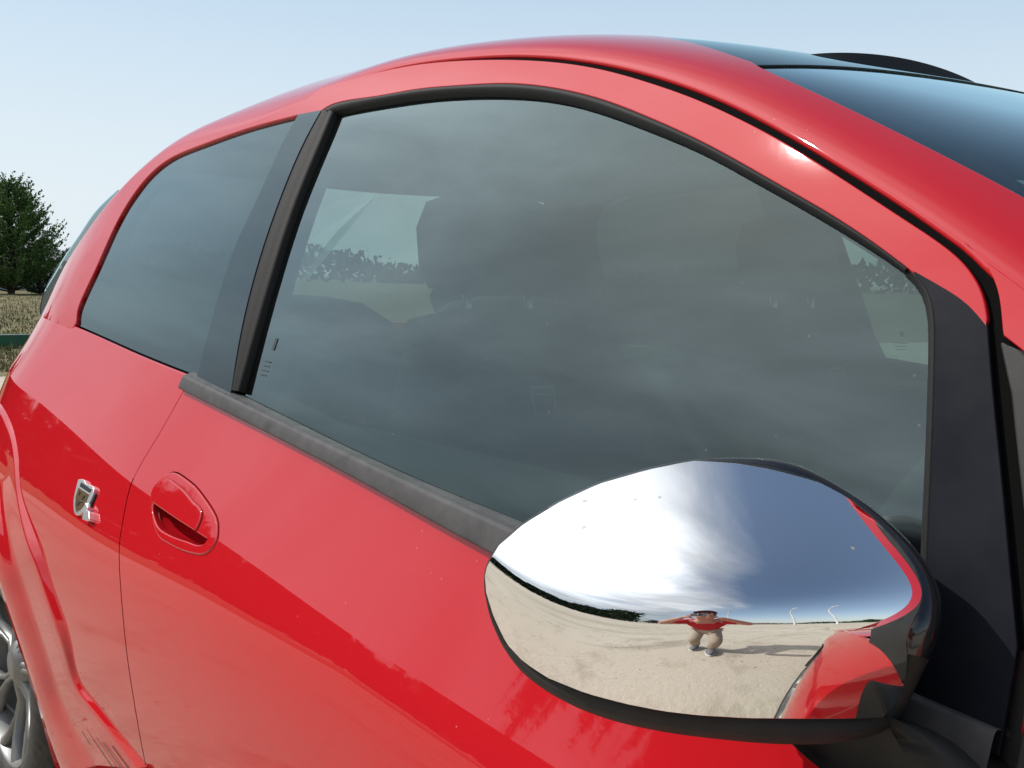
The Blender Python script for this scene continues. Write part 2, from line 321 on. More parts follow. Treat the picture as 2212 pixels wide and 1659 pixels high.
# ------------------------------------------------------------------ shape of the car (metres, x forward, right side at -y)
T = {"p": [-0.0257, 0.4772, 0.2769, 0.978, 1.0952, 1.1794, 1.2769, 1.3596, 1.3812, 1.388, 1.0487, 1.258, 1.3623, 1.5318, 1.5155, 1.4626, 1.3769, 1.301, 1.1819, 0.9982, 0.0857, 0.0989, 0.0477, 0.0546, 0.0633], "drip_low": [[-0.5433, 1.3866], [-0.536, 1.3993], [-0.5252, 1.4116], [-0.4837, 1.4235], [-0.3471, 1.4239], [-0.2209, 1.4187], [-0.1048, 1.4066], [-0.0008, 1.3923], [0.0932, 1.3756], [0.1791, 1.3554], [0.2582, 1.3315], [0.3299, 1.3062], [0.3954, 1.2794], [0.4547, 1.2524], [0.5088, 1.2249], [0.5575, 1.1992], [0.6012, 1.176], [0.6318, 1.1584], [0.6478, 1.1449], [0.6576, 1.1311], [0.6644, 1.1153], [0.6797, 1.0717], [0.6941, 1.0314], [0.7076, 0.9929], [0.7201, 0.956], [0.7282, 0.9323]], "drip_up": [[-0.5396, 1.3892], [-0.5251, 1.4086], [-0.489, 1.4257], [-0.3501, 1.4271], [-0.2247, 1.4232], [-0.1102, 1.4136], [-0.0062, 1.4], [0.0882, 1.3834], [0.1743, 1.3637], [0.2538, 1.3397], [0.3258, 1.3147], [0.3917, 1.2877], [0.4516, 1.2601], [0.506, 1.2324], [0.5551, 1.2062], [0.5994, 1.1819], [0.6337, 1.1628], [0.6526, 1.1467], [0.6626, 1.1319], [0.6717, 1.1086]], "gap_front": [[0.6717, 1.1086], [0.6866, 1.0724], [0.7012, 1.0324], [0.7149, 0.9943], [0.7272, 0.9577], [0.7351, 0.9341]], "quarter_glass": [[-1.1945, 1.0321], [-1.2143, 1.0562], [-1.2016, 1.1289], [-1.1907, 1.232], [-1.1524, 1.3059], [-1.0799, 1.3481], [-0.941, 1.3688], [-0.7309, 1.3831], [-0.5397, 1.3862], [-0.5459, 1.3395], [-0.5452, 1.2584], [-0.5529, 1.172], [-0.5341, 1.0595], [-0.5184, 0.9876], [-0.7929, 1.0033], [-0.9838, 1.017]], "frame_outer": [[-0.4548, 1.3831], [-0.4431, 1.3875], [-0.3132, 1.3869], [-0.1904, 1.3822], [-0.0791, 1.3728], [0.0205, 1.3615], [0.1134, 1.3436], [0.1992, 1.3206], [0.2781, 1.2935], [0.3489, 1.2665], [0.4129, 1.2393], [0.4702, 1.2135], [0.5215, 1.1901], [0.5686, 1.166], [0.5973, 1.1498]], "door_glass": [[-0.414, 1.377], [-0.1812, 1.3709], [-0.0196, 1.3556], [0.0761, 1.3406], [0.1647, 1.3198], [0.2842, 1.2815], [0.3536, 1.2563], [0.417, 1.2295], [0.4736, 1.2048], [0.5246, 1.1816], [0.571, 1.159], [0.5929, 1.1469], [0.6067, 1.1362], [0.6159, 1.1229], [0.6222, 1.1061], [0.6289, 1.082], [0.6397, 1.0383], [0.6491, 0.9961], [0.658, 0.9553]], "glass_rear": [[-0.414, 1.377], [-0.4085, 1.3447], [-0.4007, 1.2443], [-0.3843, 1.1442], [-0.3708, 1.067], [-0.3625, 1.0104], [-0.3586, 0.9762]], "post_rear": [[-0.4548, 1.3831], [-0.4619, 1.3392], [-0.46, 1.2751], [-0.4422, 1.1575], [-0.4124, 1.052], [-0.3817, 0.9759]], "panel_rear": [[-0.5324, 1.3853], [-0.5404, 1.339], [-0.5398, 1.2581], [-0.5476, 1.1719], [-0.5289, 1.0598], [-0.5134, 0.988]], "sail_top": [[0.6014, 1.1476], [0.623, 1.138], [0.646, 1.126], [0.6648, 1.115]], "belt_low": [[-0.5438, 0.9635], [-0.2098, 0.9367], [0.0273, 0.9161], [0.2064, 0.8969], [0.2592, 0.8906]], "belt_up": [[-0.5313, 0.9826], [-0.2142, 0.9554], [0.0233, 0.9355], [0.2007, 0.9213], [0.2938, 0.9151]], "belt_in": [[-0.3987, 0.9739], [-0.1095, 0.9465], [0.0992, 0.9289], [0.2206, 0.9229], [0.2897, 0.9208]], "shut": [[-0.4665, 0.9708], [-0.4824, 0.9432], [-0.5025, 0.9016], [-0.5311, 0.8583], [-0.5501, 0.8286], [-0.5632, 0.785], [-0.5371, 0.7225], [-0.5209, 0.6579], [-0.5029, 0.58], [-0.4773, 0.5053], [-0.4427, 0.4361]], "shut2": [[-0.5422, 0.9663], [-0.5562, 0.9333], [-0.5722, 0.8902], [-0.588, 0.849], [-0.591, 0.8188], [-0.5764, 0.7821], [-0.54, 0.7261], [-0.5063, 0.6663], [-0.4887, 0.5889], [-0.4842, 0.5036], [-0.497, 0.4084]]}
MR = {"A0": [0.6335, -0.9608, 0.958], "ea": [0.7376, 0.6705, 0.0794], "eb": [-0.2574, 0.1706, 0.9511], "en": [0.6242, -0.722, 0.2984], "cap": [[0.1251, 0.0113, -0.0473], [0.1238, 0.0065, -0.0451], [0.1216, 0.0018, -0.0432], [0.1185, -0.0027, -0.0413], [0.1162, -0.0072, -0.0406], [0.1143, -0.0117, -0.0407], [0.113, -0.0165, -0.0419], [0.1137, -0.022, -0.0451], [0.1139, -0.0278, -0.0489], [0.1137, -0.0339, -0.0531], [0.1125, -0.0402, -0.0572], [0.1108, -0.0467, -0.0617], [0.1071, -0.0529, -0.065], [0.1014, -0.0583, -0.0666], [0.0882, -0.0584, -0.0596], [0.0758, -0.058, -0.0533], [0.0645, -0.0577, -0.0482], [0.0541, -0.0574, -0.0441], [0.0445, -0.0571, -0.0409], [0.0354, -0.0568, -0.0383], [0.0269, -0.0566, -0.0364], [0.0185, -0.0562, -0.0347], [0.0105, -0.0556, -0.0335], [0.0027, -0.0552, -0.0327], [-0.005, -0.0546, -0.0323], [-0.0125, -0.0538, -0.032], [-0.0199, -0.053, -0.0321], [-0.0272, -0.0519, -0.0325], [-0.0343, -0.0506, -0.0331], [-0.0415, -0.0494, -0.0343], [-0.0485, -0.0479, -0.0357], [-0.0555, -0.0463, -0.0375], [-0.0627, -0.0447, -0.0399], [-0.0697, -0.0428, -0.0425], [-0.0764, -0.0405, -0.0452], [-0.0833, -0.0382, -0.0485], [-0.0904, -0.0358, -0.0524], [-0.0962, -0.0326, -0.055], [-0.1021, -0.0293, -0.0582], [-0.1075, -0.0257, -0.0609], [-0.1117, -0.0217, -0.0622], [-0.1159, -0.0176, -0.0639], [-0.1187, -0.0131, -0.0636], [-0.1207, -0.0086, -0.0624], [-0.1227, -0.0041, -0.0613], [-0.1246, 0.0005, -0.0602], [-0.1257, 0.0051, -0.0582], [-0.1268, 0.0097, -0.0565], [-0.1279, 0.0144, -0.0547], [-0.1276, 0.0191, -0.0519], [-0.1276, 0.0238, -0.0496], [-0.1259, 0.0285, -0.0467], [-0.1234, 0.033, -0.0442], [-0.1203, 0.0374, -0.0428], [-0.1173, 0.0419, -0.0429], [-0.1126, 0.0458, -0.0434], [-0.1082, 0.0499, -0.045], [-0.1039, 0.0539, -0.0472], [-0.0987, 0.0576, -0.0494], [-0.0933, 0.0611, -0.0517], [-0.0878, 0.0647, -0.0541], [-0.0823, 0.0683, -0.0565], [-0.0762, 0.0714, -0.0586], [-0.0697, 0.0745, -0.0604], [-0.0632, 0.0776, -0.0622], [-0.0563, 0.0805, -0.0637], [-0.0486, 0.0826, -0.0643], [-0.0409, 0.0847, -0.065], [-0.033, 0.0869, -0.0658], [-0.0249, 0.0889, -0.0667], [-0.0164, 0.0904, -0.0672], [-0.0077, 0.0921, -0.0682], [0.0013, 0.0935, -0.0695], [0.0103, 0.0926, -0.0689], [0.0193, 0.0918, -0.069], [0.0281, 0.0908, -0.0694], [0.0366, 0.089, -0.0694], [0.045, 0.0873, -0.0699], [0.0531, 0.0852, -0.0703], [0.0609, 0.0828, -0.0708], [0.0689, 0.0805, -0.0716], [0.0764, 0.0778, -0.0723], [0.0826, 0.074, -0.0715], [0.0887, 0.0703, -0.0711], [0.0939, 0.0662, -0.0698], [0.0983, 0.0618, -0.0681], [0.1026, 0.0575, -0.0665], [0.1064, 0.053, -0.0646], [0.1098, 0.0486, -0.0627], [0.1133, 0.0441, -0.061], [0.1165, 0.0397, -0.0593], [0.1188, 0.035, -0.0571], [0.1212, 0.0304, -0.0552], [0.1234, 0.0258, -0.0535], [0.1243, 0.0209, -0.0511], [0.1252, 0.0161, -0.0492]], "out": [[0.138, 0.0114, -0.0632], [0.1383, 0.006, -0.0612], [0.1379, 0.0007, -0.0593], [0.1369, -0.0047, -0.0578], [0.1353, -0.0101, -0.057], [0.1333, -0.0154, -0.0573], [0.1311, -0.0208, -0.0587], [0.1287, -0.0263, -0.0615], [0.1261, -0.0319, -0.0651], [0.1236, -0.0378, -0.0691], [0.1211, -0.0441, -0.0733], [0.1186, -0.0509, -0.0772], [0.1151, -0.0577, -0.0797], [0.1094, -0.0637, -0.0793], [0.1009, -0.068, -0.0754], [0.0902, -0.0706, -0.0699], [0.0787, -0.072, -0.0647], [0.067, -0.0727, -0.0605], [0.0555, -0.0728, -0.0572], [0.0443, -0.0725, -0.0546], [0.0336, -0.0719, -0.0525], [0.0233, -0.0711, -0.0509], [0.0133, -0.0701, -0.0497], [0.0037, -0.0691, -0.0489], [-0.0056, -0.0681, -0.0484], [-0.0146, -0.067, -0.0482], [-0.0234, -0.0657, -0.0483], [-0.0321, -0.0642, -0.0487], [-0.0406, -0.0626, -0.0494], [-0.0489, -0.0608, -0.0504], [-0.0571, -0.0587, -0.0519], [-0.0649, -0.0563, -0.0538], [-0.0725, -0.0537, -0.056], [-0.0797, -0.0507, -0.0586], [-0.0867, -0.0476, -0.0615], [-0.0934, -0.0442, -0.0647], [-0.0996, -0.0406, -0.068], [-0.1054, -0.0367, -0.0711], [-0.1105, -0.0326, -0.074], [-0.1149, -0.0281, -0.0764], [-0.1187, -0.0236, -0.0782], [-0.122, -0.0189, -0.0791], [-0.1246, -0.0142, -0.0791], [-0.1267, -0.0094, -0.0784], [-0.1285, -0.0046, -0.0772], [-0.1299, 0.0002, -0.0759], [-0.1309, 0.005, -0.0742], [-0.1315, 0.0099, -0.0724], [-0.1319, 0.0147, -0.0704], [-0.1317, 0.0196, -0.068], [-0.131, 0.0245, -0.0654], [-0.1297, 0.0293, -0.0629], [-0.1275, 0.034, -0.0607], [-0.1247, 0.0386, -0.0595], [-0.1213, 0.0432, -0.0592], [-0.1172, 0.0475, -0.0599], [-0.1128, 0.0517, -0.0613], [-0.108, 0.0558, -0.0632], [-0.1028, 0.0598, -0.0654], [-0.0973, 0.0636, -0.0677], [-0.0916, 0.0673, -0.0701], [-0.0857, 0.0709, -0.0724], [-0.0794, 0.0743, -0.0745], [-0.0727, 0.0776, -0.0764], [-0.0658, 0.0807, -0.078], [-0.0585, 0.0836, -0.0794], [-0.0507, 0.0861, -0.0803], [-0.0426, 0.0884, -0.0811], [-0.0344, 0.0905, -0.0818], [-0.0258, 0.0925, -0.0826], [-0.0169, 0.0941, -0.0834], [-0.0078, 0.0955, -0.0842], [0.0015, 0.0965, -0.0848], [0.011, 0.097, -0.0851], [0.0207, 0.0971, -0.0851], [0.0305, 0.097, -0.0853], [0.0403, 0.0966, -0.0855], [0.0501, 0.0956, -0.0859], [0.0593, 0.0936, -0.0863], [0.0676, 0.0906, -0.0869], [0.075, 0.0868, -0.0875], [0.0818, 0.0827, -0.0878], [0.0882, 0.0785, -0.0875], [0.0941, 0.0742, -0.0868], [0.0998, 0.0698, -0.0856], [0.105, 0.0654, -0.0841], [0.1098, 0.0609, -0.0824], [0.1141, 0.0562, -0.0806], [0.1182, 0.0515, -0.0788], [0.122, 0.0468, -0.077], [0.1256, 0.0421, -0.0751], [0.1289, 0.0372, -0.0732], [0.1317, 0.0322, -0.0712], [0.134, 0.0272, -0.0692], [0.1359, 0.022, -0.0672], [0.1372, 0.0167, -0.0652]]}
p_ = T['p']
KX = [-1.8, -1.5, -1.2, -.8, -.4, 0, .35, .6, .9, 1.2]; HX = [-1.5, -1.0, -.5, .1, .9]
DXK = [-1.9, -1.6, -1.45, -1.3, -1.12, -.95, -.75, -.54, -.35, -.1, .09, .256, .394, .508, .6, .7, .8, 1.0, 1.2]
DZ0 = [.98, 1.06, 1.15, 1.245, 1.335, 1.372, 1.392, 1.408, 1.425, 1.41, 1.379, 1.335, 1.283, 1.228, 1.179, 1.12, 1.062, .945, .83]
DZ = spl(DXK, list(p_[3:10])+DZ0[7:]); ZC = spl(KX, p_[10:20]); HH = spl(HX, p_[20:25])
def gw(x, z):
    """half width of the glasshouse side"""
    d = z-.92; w = .80-.32*d-.22*d*d; xr = x-p_[2]*(z-1.03)
    return w-.012*(x-.2)**2-p_[0]*np.maximum(0, -.7-xr)**2-p_[1]*np.maximum(0, -1.3-xr)**2
def sec(x, t):
    """cross-section from drip line (t 0) to roof centre (t 1)"""
    zd = DZ(x); yd = gw(x, zd); zc = ZC(x); h = np.maximum(HH(x), .02); s_ = (gw(x, zd-.01)-yd)/.01; n = np.sqrt(1+s_*s_)
    y = (1-t)**3*yd+3*(1-t)**2*t*(yd-h*s_/n)+3*(1-t)*t*t*.38
    z = (1-t)**3*zd+3*(1-t)**2*t*(zd+h/n)+3*(1-t)*t*t*zc+t**3*zc
    return y, z
D0 = lambda x: .015+.072*np.clip((.1-x)/.95, 0, 1.3)
WC = lambda x: .864-.25*D0(x)-.004*(x-.1)**2-.5*np.maximum(0, -1.25-x)**2-.03*np.maximum(0, x-.9)**2-.16*np.maximum(0, x-1.35)**2
CZ = spl([-1.4734, -.9288, -.5998, -.2709, .0317, .4061], [.9144, .8594, .8188, .8011, .7792, .7559])
ZB = spl([-1.9, -1.5, -1.2, -.54, .03, .26, .75, 1.3, 1.8], [1.0, 1.03, 1.018, .966, .916, .893, .855, .81, .75])
def wL(x, z):
    """half width below the shoulder crease"""
    d = CZ(x)-z; d0 = D0(x); k = .05
    return WC(x)+.43*np.where(d < d0, d, d0+k*(1-np.exp(-np.maximum(d-d0, 0)/k)))-.45*np.maximum(0, .68-z)**2
def wM(x, z):
    zc = CZ(x); zb = ZB(x); t = (z-zc)/(zb-zc); wc = WC(x); wb = gw(x, zb); return wc+(wb-wc)*t-.008*t*(1-t)
def side_map(w, s):
    def f(x, z, s=s):
        e = 1e-3; y = w(x, z); wx = (w(x+e, z)-w(x-e, z))/(2*e); wz = (w(x, z+e)-w(x, z-e))/(2*e)
        Nn = np.stack([-wx, s*np.ones_like(x), -wz], -1); Nn /= np.linalg.norm(Nn, axis=-1)[..., None]
        return np.stack([x, s*y, z], -1), Nn
    return f
def roof_map(s):
    def f(x, t):
        e = 1e-3
        def Q(x, t): y, z = sec(x, t); return np.stack([x, s*y, z], -1)
        Pu = Q(x+e, t)-Q(x-e, t); t0 = np.maximum(t-e, 0); t1 = np.minimum(t+e, 1.0); Pv = Q(x, t1)-Q(x, t0)
        Nn = np.cross(Pu, Pv); Nn *= np.where(Nn[..., 2] < 0, -1, 1)[..., None]; Nn /= np.linalg.norm(Nn, axis=-1)[..., None]
        return Q(x, t), Nn
    return f
A = lambda k: np.array(T[k])
rows = lambda a, b, n: np.stack([np.linspace(a[0], b[0], n), np.linspace(a[1], b[1], n)], -1)

car = empty('red_hatchback_car')
tag(car, 'glossy red three-door hatchback with a chrome door mirror cap, parked on pale sand', 'car')
WXC, WZC, LR = -1.40, .285, .385      # rear wheel

def strip_at(c, off, w):
    """3D path on a surface from 2D curve"""
    P, Nn = w(c[:, 0], c[:, 1]); return P+Nn*off, Nn

handle_c = np.array([-.36, .815])
handle_out = curve([[-0.5054, 0.8156], [-0.5064, 0.8244], [-0.4961, 0.8391], [-0.4784, 0.8497], [-0.4613, 0.8537], [-0.4224, 0.8523], [-0.3757, 0.8472], [-0.3378, 0.8394], [-0.299, 0.8297], [-0.2714, 0.8187], [-0.2613, 0.8101], [-0.2549, 0.8009], [-0.2589, 0.7897], [-0.2734, 0.7798], [-0.3003, 0.7743], [-0.345, 0.7706], [-0.3852, 0.7699], [-0.4253, 0.7724], [-0.4522, 0.7817], [-0.4792, 0.7963], [-0.5054, 0.8156]], .007)[:-1]

def build_side(s):
    near = s < 0
    G = side_map(gw, s); Lm = side_map(wL, s); Mm = side_map(wM, s); Rm = roof_map(s)
    qg = A('quarter_glass'); dl = A('drip_low'); du = A('drip_up'); gf = A('gap_front')
    k_ = np.clip((dl[:, 0]+.1)/.35, 0, 1); dl = dl-np.stack([.0025*np.clip((dl[:, 0]-.60)/.05, 0, 1), .0030*k_*np.clip((.70-dl[:, 0])/.05, 0, 1)], -1)
    du = du+np.stack([.0015*np.clip((du[:, 0]-.60)/.05, 0, 1), .0012*np.clip((du[:, 0]-.50)/.1, 0, 1)], -1); gf = gf+[.0015, 0]
    body = MB(); door = MB()
    # --- glasshouse side, rear: C-pillar and the strip above the quarter window
    xs = np.linspace(-1.92, -.49, 90)
    win_low = curve(qg[[0, 15, 14, 13]], .012)        # rear corner -> front corner along the bottom
    win_up = curve(qg[0:9], .010)                    # rear corner up and forward to the top front corner
    zb_rear = np.stack([np.linspace(-1.92, -1.215, 40), ZB(np.linspace(-1.92, -1.215, 40))], -1)
    top = np.stack([xs, DZ(xs)], -1)
    poly = chain(zb_rear, [(-1.200, 1.0235)], win_up+np.array([-.0, .0]), curve(du[0:3]), top[::-1])
    panel(body, poly, G, step=.03, roll=.0025, depth=.011)
    # --- shoulder panel behind the door
    sh = A('shut2'); shc = curve(sh)
    su = shc[shc[:, 1] > CZ(shc[:, 0])]; sl_ = shc[shc[:, 1] <= CZ(shc[:, 0])]
    xcr = sl_[0][0]; cpt = (xcr, float(CZ(xcr)))
    crr = np.linspace(-1.95, xcr-.0018, 70); crc = np.stack([crr, CZ(crr)], -1)
    ztop_q = chain(np.stack([np.linspace(-1.95, -1.225, 30), ZB(np.linspace(-1.95, -1.225, 30))], -1)[:, :], win_low-[0, .009])
    q_top = ztop_q[ztop_q[:, 0] < -.543]
    poly = chain(crc, su[::-1]-[.0018, 0], q_top[::-1])
    panel(body, poly, Mm, step=.035, roll=None)
    rim(body, (su[::-1]-[.0018, 0]), Mm, 0, .0015, .012, closed=False)
    rim(body, q_top[::-1], Mm, 0, .003, .012, closed=False)
    # --- lower quarter with the wheel opening
    an = np.radians(np.linspace(-22, 202, 60)); arc = np.stack([WXC+(LR+.02)*np.cos(an), WZC+(LR+.02)*np.sin(an)], -1)
    slb = np.vstack([sl_, [sl_[-1][0], .20]])
    poly = chain(curve([slb[-1]-[.0018, 0], arc[0]], .03), arc, curve([arc[-1], (-1.95, .25)], .03), curve([(-1.95, .25), (-1.95, float(CZ(-1.95)))], .03), crc, slb-[.0018, 0])
    panel(body, poly, Lm, step=(.03, .016), roll=None)
    rim(body, (slb-[.0018, 0]), Lm, 0, .0015, .012, closed=False)
    # --- front wing, bonnet side
    fx = np.linspace(.742, 2.05, 60); fsh = curve([(.734, .937), (.742, .86), (.745, .72), (.735, .5), (.72, .36), (.715, .20)])
    fu = fsh[fsh[:, 1] > CZ(fsh[:, 0])]; fl = fsh[fsh[:, 1] <= CZ(fsh[:, 0])]
    ccf = np.stack([np.linspace(fl[0][0]+.0018, 2.05, 50), CZ(np.linspace(fl[0][0]+.0018, 2.05, 50))], -1)
    tpf = np.stack([fx, ZB(fx)], -1)
    panel(body, chain(ccf, tpf[::-1], fu+[.0018, 0]), Mm, step=.04, roll=.002)
    an2 = np.radians(np.linspace(202, -22, 60)); arc2 = np.stack([1.13+LR*np.cos(an2), WZC+LR*np.sin(an2)], -1)
    panel(body, chain(fl+[.0018, 0], curve([(.717, .20), arc2[0]], .03), arc2, curve([arc2[-1], (2.05, .25)], .03), curve([(2.05, .25), (2.05, float(CZ(2.05)))], .03), ccf[::-1]), Lm, step=.04, roll=None)
    # --- roof side, cantrail and screen pillar
    ws = [(1.15, .25), (.9, .248), (.75, .246), (.64, .245), (.584, .239), (.504, .238), (.457, .240), (.41, .246), (.375, .256), (.350, .270), (.333, .288)]
    xr = np.linspace(-1.92, 1.15, 150)
    rearp = [(-1.27, .34), (-1.31, .27), (-1.45, .22), (-1.70, .20), (-1.92, .20)]
    t0_ = lambda x: .036*np.clip((x+.45)/.45, 0, 1)**1.3*np.clip((.675-x)/.04, 0, 1)
    poly = chain(np.stack([xr, t0_(xr)], -1), curve(ws, .012), curve([(.333, .288), (.30, .30), (.218, .352), (.14, .41), (.07, .52), (.028, .66), (-.03, .80), (-.10, .87), (-.3, .9)], .02), curve([(-.3, .93), (-.4, 1.0)], .02), curve([(-.4, 1.0), (-1.27, 1.0)], .03), curve([(-1.27, 1.0), (-1.27, .34)], .03), curve(rearp, .03))
    panel(body, poly, Rm, step=(.025, .02), roll=None)
    # screen and panel edges get a return, drip line a rounded lip
    edg = chain(curve(ws, .010), curve([(.333, .288), (.30, .30), (.218, .352), (.14, .41), (.07, .52), (.028, .66)], .02))
    rim(body, edg, Rm, 0, .002, .008, closed=False)
    xd = np.linspace(-.50, .66, 120); rim(body, np.stack([xd, t0_(xd)], -1), Rm, 0, .0035, .0042, closed=False)
    # wing top between door gap and pillar foot
    xq = np.linspace(.650, 1.15, 40)
    trim_top = curve([(.6775, 1.1050), (.686, 1.1010), (.705, 1.087), (.76, 1.052), (.86, .985), (.98, .90)], .012)
    uc_ = curve(np.vstack([du[12:20], gf[1:3]]), .003); uc_ = uc_[(uc_[:, 0] > .650) & (uc_[:, 1] > 1.106)]
    poly = chain(uc_, trim_top[1:], np.stack([xq, DZ(xq)], -1)[xq > .98+.0][:1], np.stack([xq, DZ(xq)+.003*np.clip((.80-xq)/.1, 0, 1)], -1)[xq <= .985][::-1])
    panel(body, poly+[.0015, 0], G, step=.02, roll=.001, depth=.004)
    xw = np.linspace(.98, 1.15, 8)
    # --- rear end and tail closed off
    ta = np.linspace(0, 1, 14); zt = np.linspace(.25, .985, 16); tail = []
    for z in zt:
        w0 = float(wL(-1.94, z)) if z < CZ(-1.94) else float(wM(-1.94, z)) if z < ZB(-1.94) else float(gw(-1.9, z))
        if z > 1.0: w0 = max(.40, w0-.25*(z-1.0))
        xb = -1.94+.30*max(0, z-1.0)
        tail.append([[xb-.10*(1-(1-a)**2.5)*1.0, s*w0*(1-a), z] for a in ta])
    body.grid(np.array(tail), flip=near)
    # bonnet and nose
    bx = np.linspace(1.0, 2.05, 24); tt = np.linspace(0, 1, 16); bon = []
    for x in bx:
        w0 = float(gw(x, ZB(x))); z0 = float(ZB(x)); bon.append([[x+(.10 if x > 2.04 else 0)*(1-(1-t)**2), s*w0*(1-t), z0+.085*(1-(1-t)**2.2)*(1-.3*(x-1.0))] for t in tt])
    body.grid(np.array(bon), flip=not near)
    nose = []
    for z in np.linspace(.22, float(ZB(2.05)), 12):
        w0 = float(wL(2.05, min(z, .68))) if z < CZ(2.05) else float(wM(2.05, z)); nose.append([[2.05+.13*(1-(1-t)**2.5), s*w0*(1-t), z+(.085*.685*(1-(1-t)**2.2) if z > .74 else 0)] for t in tt])
    body.grid(np.array(nose), flip=not near)

    # --- door
    st_ = A('sail_top'); st_[-1] = dl[20]; T['sail_top'] = st_.tolist()
    frame = chain(curve(dl[0:4], .006), curve(dl[3:17], .010), curve(dl[16:21], .005), curve(A('sail_top')[::-1], .008), curve(A('frame_outer')[::-1], .008), [(-.4548, 1.3831), (-.5324, 1.3853)])
    panel(door, frame, G, step=.02, roll=.0015, depth=.004)
    bl = A('belt_low'); blx = np.linspace(-.5385, .7335, 90); blz = np.interp(blx, [-.5438, -.2098, .0273, .2064, .2592, .735], [.9635, .9367, .9161, .8969, .8906, .8575])
    blz = spl([-.55, -.21, .03, .26, .735], [.9638, .9372, .9156, .8918, .8575])(blx); belt2 = np.stack([blx, blz], -1)
    crd = np.linspace(xcr+.0018, fl[0][0]-.0018, 90); crdc = np.stack([crd, CZ(crd)], -1)
    hole = [handle_out] if near else []
    su2 = su[su[:, 1] < .9638]
    fu2 = fu[fu[:, 1] < .857]
    polyM = chain(crdc, fu2[::-1]-[.0018, 0], belt2[::-1], su2+[.0018, 0])
    panel(door, polyM, Mm, holes=hole, step=.03, roll=None)
    rim(door, (su2+[.0018, 0]), Mm, 0, .0015, .012, closed=False); rim(door, fu2[::-1]-[.0018, 0], Mm, 0, .0015, .012, closed=False)
    sl2 = np.vstack([sl_, [sl_[-1][0], .22]])+[.0018, 0]; fl2 = fl-[.0018, 0]
    polyL = chain(sl2, curve([sl2[-1], fl2[-1]], .03), fl2[::-1], crdc[::-1])
    panel(door, polyL, Lm, holes=hole, step=(.03, .016), roll=None)
    rim(door, sl2, Lm, 0, .0015, .012, closed=False); rim(door, fl2[::-1], Lm, 0, .0015, .012, closed=False)
    body_o = body.build('body', RED, car); door_o = door.build('door', RED, car)

    # --- dark carcass seen in the gaps
    uc = MB()
    jam = lambda c, w, wd: uc.grid(np.array([strip_at(c+np.array(o), -.011, w)[0] for o in ((-wd, 0), (wd, 0))]))
    jam(shc, side_map(lambda x, z: np.where(z > CZ(x), wM(x, z), wL(x, z)), s), .02); uc.build('door_jamb', UNDER, car); uc = MB()
    jam(np.vstack([fsh]), side_map(lambda x, z: np.where(z > CZ(x), wM(x, z), wL(x, z)), s), .02)
    uc.build('door_jamb', UNDER, car)
    # drip and front gap seal
    sc = curve(np.vstack([du[0:20], gf[1:]]), .008)
    P, Nn = G(sc[:, 0], sc[:, 1]); Tn = np.gradient(P, axis=0); Bn = np.cross(Tn, Nn); Bn /= np.linalg.norm(Bn, axis=1)[:, None]
    sb = MB(); Bn = Bn*(1 if Bn[20][2] > 0 else -1); wu = np.clip((sc[:, 0]+.35)/.35, .35, 1)[:, None]; prof = [(-.018, -.010), (-.010, -.0055), (-.004, -.0042), (.003, -.0042), (.008, -.0055), (.013, -.010)]
    sb.grid(np.array([P+Bn*(a if a < 0 else a*wu)+Nn*b for a, b in prof])); sb.build('gap_seal', SEAL, car)

    # --- window furniture of the door
    gr = A('glass_rear'); po = A('post_rear'); pr = A('panel_rear'); dg = A('door_glass')
    bm = MB(); z_at = lambda x: float(np.interp(x, [-.55, -.21, .03, .26, .735], [.974, .949, .929, .908, .872]))
    pcc = inset(chain(curve(pr, .02), [(-.5134, z_at(-.5134)), (-.383, z_at(-.383))], curve(po[::-1], .02)), .0006)
    panel(bm, pcc, G, step=.03, off=.0005, roll=.001, depth=.006); bm.build('pillar_panel', APPLIQUE, door_o)
    rc = MB(); a = curve(po, .02); b = curve(np.vstack([gr]), .02); n = 40
    ia = np.stack([np.interp(np.linspace(0, 1, n), np.linspace(0, 1, len(a)), a[:, k]) for k in (0, 1)], -1); ib = np.stack([np.interp(np.linspace(0, 1, n), np.linspace(0, 1, len(b)), b[:, k]) for k in (0, 1)], -1)
    rr_ = []
    for f, o_ in ((0, -.008), (.03, -.001), (.15, .001), (.42, .001), (.50, -.0015), (.58, .0), (.86, .0), (.97, -.003), (1.0, -.012)):
        q = ia+(ib-ia)*f; rr_.append(strip_at(q, o_, G)[0])
    rc.grid(np.array(rr_)); rc.build('window_channel', RUBBER, door_o)
    tr = MB(); a = curve(A('frame_outer'), .01); b = curve(dg[:12], .01); n = 110
    ia = np.stack([np.interp(np.linspace(0, 1, n), np.linspace(0, 1, len(a)), a[:, k]) for k in (0, 1)], -1); ib = np.stack([np.interp(np.linspace(0, 1, n), np.linspace(0, 1, len(b)), b[:, k]) for k in (0, 1)], -1)
    rr_ = []
    for f, o_ in ((0, -.006), (.08, -.001), (.3, .0015), (.6, .001), (.85, -.002), (1.0, -.006), (1.02, -.014)):
        q = ia+(ib-ia)*f; rr_.append(strip_at(q, o_, G)[0])
    tr.grid(np.array(rr_)); tr.build('window_seal', RUBBER, door_o)
    # front run of the seal
    fr = MB(); c = curve(np.vstack([dg[11:], [(.664, .93)]]), .01); P, Nn = G(c[:, 0], c[:, 1]); Tn = np.gradient(P, axis=0); Bn = np.cross(Tn, Nn); Bn /= np.linalg.norm(Bn, axis=1)[:, None]
    if (Bn[5][0] < 0): Bn = -Bn
    fr.grid(np.array([P+Bn*a_+Nn*o_ for a_, o_ in ((-.0015, -.014), (-.001, -.006), (.002, -.002), (.004, -.001), (.0065, -.001), (.0075, -.008))])); fr.build('window_seal', RUBBER, door_o)
